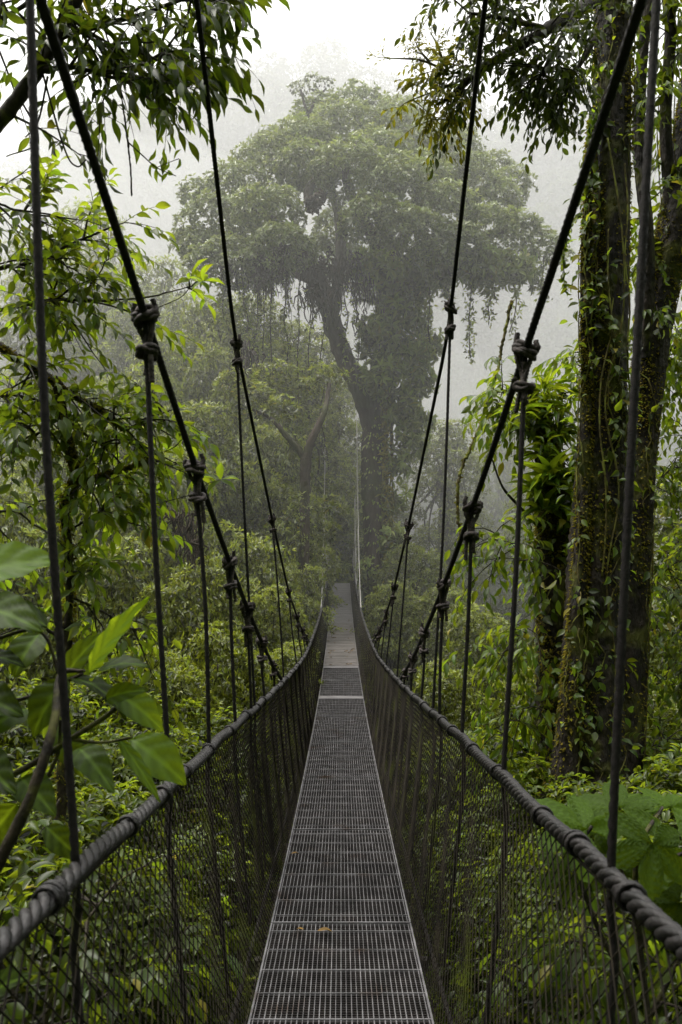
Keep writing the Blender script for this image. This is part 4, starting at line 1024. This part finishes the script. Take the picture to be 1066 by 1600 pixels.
for (px, py, dd, sz_, nv, up_, lb_, tn) in [(915, 1296, 0, .21, (.25, -.62, .75), (-.7, .4, .35), 5, .62), (968, 1262, .15, .19, (-.1, -.5, .85), (.1, .6, .5), 5, .5), (1048, 1262, .25, .22, (.1, -.35, .95), (.5, .8, .2), 7, .6),
        (1018, 1318, -.1, .19, (.3, -.8, .5), (-.3, .1, -1), 5, .4), (1075, 1330, .0, .2, (-.3, -.6, .7), (.5, -.1, -.7), 7, .5), (955, 1345, .1, .16, (-.3, -.8, .5), (-.7, -.1, -.6), 5, .3), (1062, 1410, .1, .17, (-.2, -.8, .6), (-.6, -.1, -.6), 5, .3), (890, 1365, .1, .13, (.1, -.8, .6), (-.8, 0, -.3), 5, .35)]:
    lobed_leaf(at(px, py, d + dd), sz_, nv, up_, lb_, tn, fr)
m = MB()
for q in ([(1100, 1320, d), (1040, 1350, d), (1000, 1420, d), (1010, 1560, d), (1030, 1700, d)], [(925, 1290, d), (900, 1340, d), (930, 1440, d), (985, 1560, d), (1000, 1700, d)], [(1035, 1262, d + .2), (1000, 1320, d), (990, 1400, d)], [(960, 1335, d), (985, 1400, d), (1005, 1480, d)]): tube(m, pxpath(q, 40), [.007, .009, .011], 9)
m.build('stem', M['twig'], fr)
# blurred low foliage right & left corners behind the nets
for nm, lb, lims in [('corner_shrub', 'blurred leafy shrub behind the netting in the lower right corner', [[(1000, 1700, 3.4), (1010, 1560, 3.4), (960, 1460, 3.4), (900, 1400, 3.5)], [(1010, 1600, 3.3), (1060, 1500, 3.3), (1090, 1420, 3.3)], [(900, 1700, 3.8), (850, 1560, 3.8), (800, 1480, 3.8)]]),
                     ('corner_shrub', 'blurred leafy shrub behind the netting in the lower left corner', [[(60, 1700, 3.4), (80, 1560, 3.4), (130, 1450, 3.4), (180, 1380, 3.5)], [(40, 1600, 3.3), (0, 1500, 3.3), (-20, 1420, 3.3)], [(200, 1700, 3.8), (230, 1560, 3.8), (270, 1480, 3.8)]])]:
    t = thing(nm, lb, 'shrub'); w_, l_ = MB(), MB(); ll = [pxpath(q, 24) for q in lims]
    for q in ll: tube(w_, q, [.012, .005], 7)
    foliage(w_, l_, ll, R, 9, .35, 3, .2, .12, .22, .055, droop=.6, tint0=.4, spread=.9, hang=.4)
    w_.build('twigs', M['twig'], t); l_.build('leaves', M['leaf_near'], t)

# =================================================================== MIST
def mist(name, c, r, dens, lump=0, seed=0, col=(.995, .995, 1.0)):
    me = bpy.data.meshes.new(name); import bmesh
    bm = bmesh.new(); bmesh.ops.create_icosphere(bm, subdivisions=5, radius=1)
    rn = np.random.default_rng(seed); ks = rn.normal(0, 2.2, (5, 3)); ph = rn.random(5) * 6
    for v in bm.verts:
        p = np.array(v.co); f = 1 + lump * sum(math.sin(k @ p + q) for k, q in zip(ks, ph)) / 3
        v.co = Vector(p * f * np.array(r))
    bm.to_mesh(me); bm.free(); me.polygons.foreach_set('use_smooth', [True] * len(me.polygons))
    mt, nt, N, L = newmat(name); out = N.new('ShaderNodeOutputMaterial'); vs = N.new('ShaderNodeVolumeScatter')
    vs.inputs['Color'].default_value = (*col, 1); vs.inputs['Density'].default_value = dens; vs.inputs['Anisotropy'].default_value = .35
    L.new(vs.outputs[0], out.inputs['Volume']); me.materials.append(mt)
    o = bpy.data.objects.new(name, me); o.location = c; COL.objects.link(o); tag(o, kind='structure'); return o
mist('mist', (0, 62, 12), (95, 52, 27), .0058, .03, 1)
mist('mist', (0, 98, 16), (130, 54, 66), .0125, .04, 2)
mist('mist', (-26, 56, 8), (40, 18, 26), .014, .12, 3)
mist('mist', (2, 44, 3), (15, 7, 13), .022, .1, 6)
mist('mist', (-30, 60, 6), (34, 20, 17), .016, .15, 5)
mist('mist', (22, 52, 6), (26, 15, 20), .016, .12, 4)


# =================================================================== camera, light
cam = bpy.data.cameras.new('camera'); co = bpy.data.objects.new('camera', cam); COL.objects.link(co)
co.location = (0, 0, CAMZ); co.rotation_euler = (math.radians(90), 0, 0)
cam.sensor_fit = 'VERTICAL'; cam.sensor_height = 36; cam.lens = 28; cam.shift_y = .1; cam.clip_end = 2000; cam.clip_start = .05
cam.dof.use_dof = True; cam.dof.focus_distance = 13; cam.dof.aperture_fstop = 5.6
sc.camera = co
w = bpy.data.worlds.new('World'); sc.world = w; w.use_nodes = True
nt = w.node_tree; nt.nodes.clear()
o = nt.nodes.new('ShaderNodeOutputWorld'); bg = nt.nodes.new('ShaderNodeBackground'); sk = nt.nodes.new('ShaderNodeTexSky')
sk.sky_type = 'NISHITA'; sk.sun_disc = False; sk.sun_elevation = math.radians(60); sk.sun_rotation = math.radians(-80)
sk.dust_density = 4; sk.air_density = 1.0
hs = nt.nodes.new('ShaderNodeHueSaturation'); hs.inputs['Saturation'].default_value = .05; hs.inputs['Value'].default_value = 1.0
mx = nt.nodes.new('ShaderNodeMix'); mx.data_type = 'RGBA'; mx.inputs[0].default_value = .8
tcw = nt.nodes.new('ShaderNodeTexCoord'); sx = nt.nodes.new('ShaderNodeSeparateXYZ'); nt.links.new(tcw.outputs['Generated'], sx.inputs[0])
crw = nt.nodes.new('ShaderNodeValToRGB'); nt.links.new(sx.outputs[2], crw.inputs[0])   # overcast sky: zenith about three times the horizon
crw.color_ramp.elements[0].position = 0; crw.color_ramp.elements[0].color = (.13, .13, .132, 1); e_ = crw.color_ramp.elements.new(.6); e_.color = (.225, .225, .225, 1)
crw.color_ramp.elements[1].position = 1; crw.color_ramp.elements[1].color = (1, 1, .985, 1)
sc_w = nt.nodes.new('ShaderNodeVectorMath'); sc_w.operation = 'SCALE'; sc_w.inputs['Scale'].default_value = 25
nt.links.new(crw.outputs[0], sc_w.inputs[0]); nt.links.new(sc_w.outputs[0], mx.inputs[7])
nt.links.new(sk.outputs[0], hs.inputs['Color']); nt.links.new(hs.outputs[0], mx.inputs[6]); nt.links.new(mx.outputs[2], bg.inputs[0]); nt.links.new(bg.outputs[0], o.inputs[0])
bg.inputs[1].default_value = .15
sun = bpy.data.lights.new('sun', 'SUN'); so = bpy.data.objects.new('sun', sun); COL.objects.link(so)
sun.energy = 2.9; sun.angle = math.radians(25); sun.color = (1, .95, .86)
el, az = math.radians(60), math.radians(-80)
dv = Vector((math.sin(az) * math.cos(el), math.cos(az) * math.cos(el), math.sin(el)))
so.rotation_euler = dv.to_track_quat('Z', 'Y').to_euler(); so.location = (0, 0, 60)
sc.view_settings.view_transform = 'Standard'; sc.view_settings.look = 'None'; sc.view_settings.exposure = 0
cy = sc.cycles
cy.use_denoising = True; cy.max_bounces = 9; cy.diffuse_bounces = 3; cy.glossy_bounces = 2; cy.transmission_bounces = 3
cy.volume_bounces = 7; cy.transparent_max_bounces = 8; cy.use_adaptive_sampling = True; cy.adaptive_threshold = .02
try: cy.use_light_tree = False
except Exception: pass
cy.caustics_reflective = False; cy.caustics_refractive = False
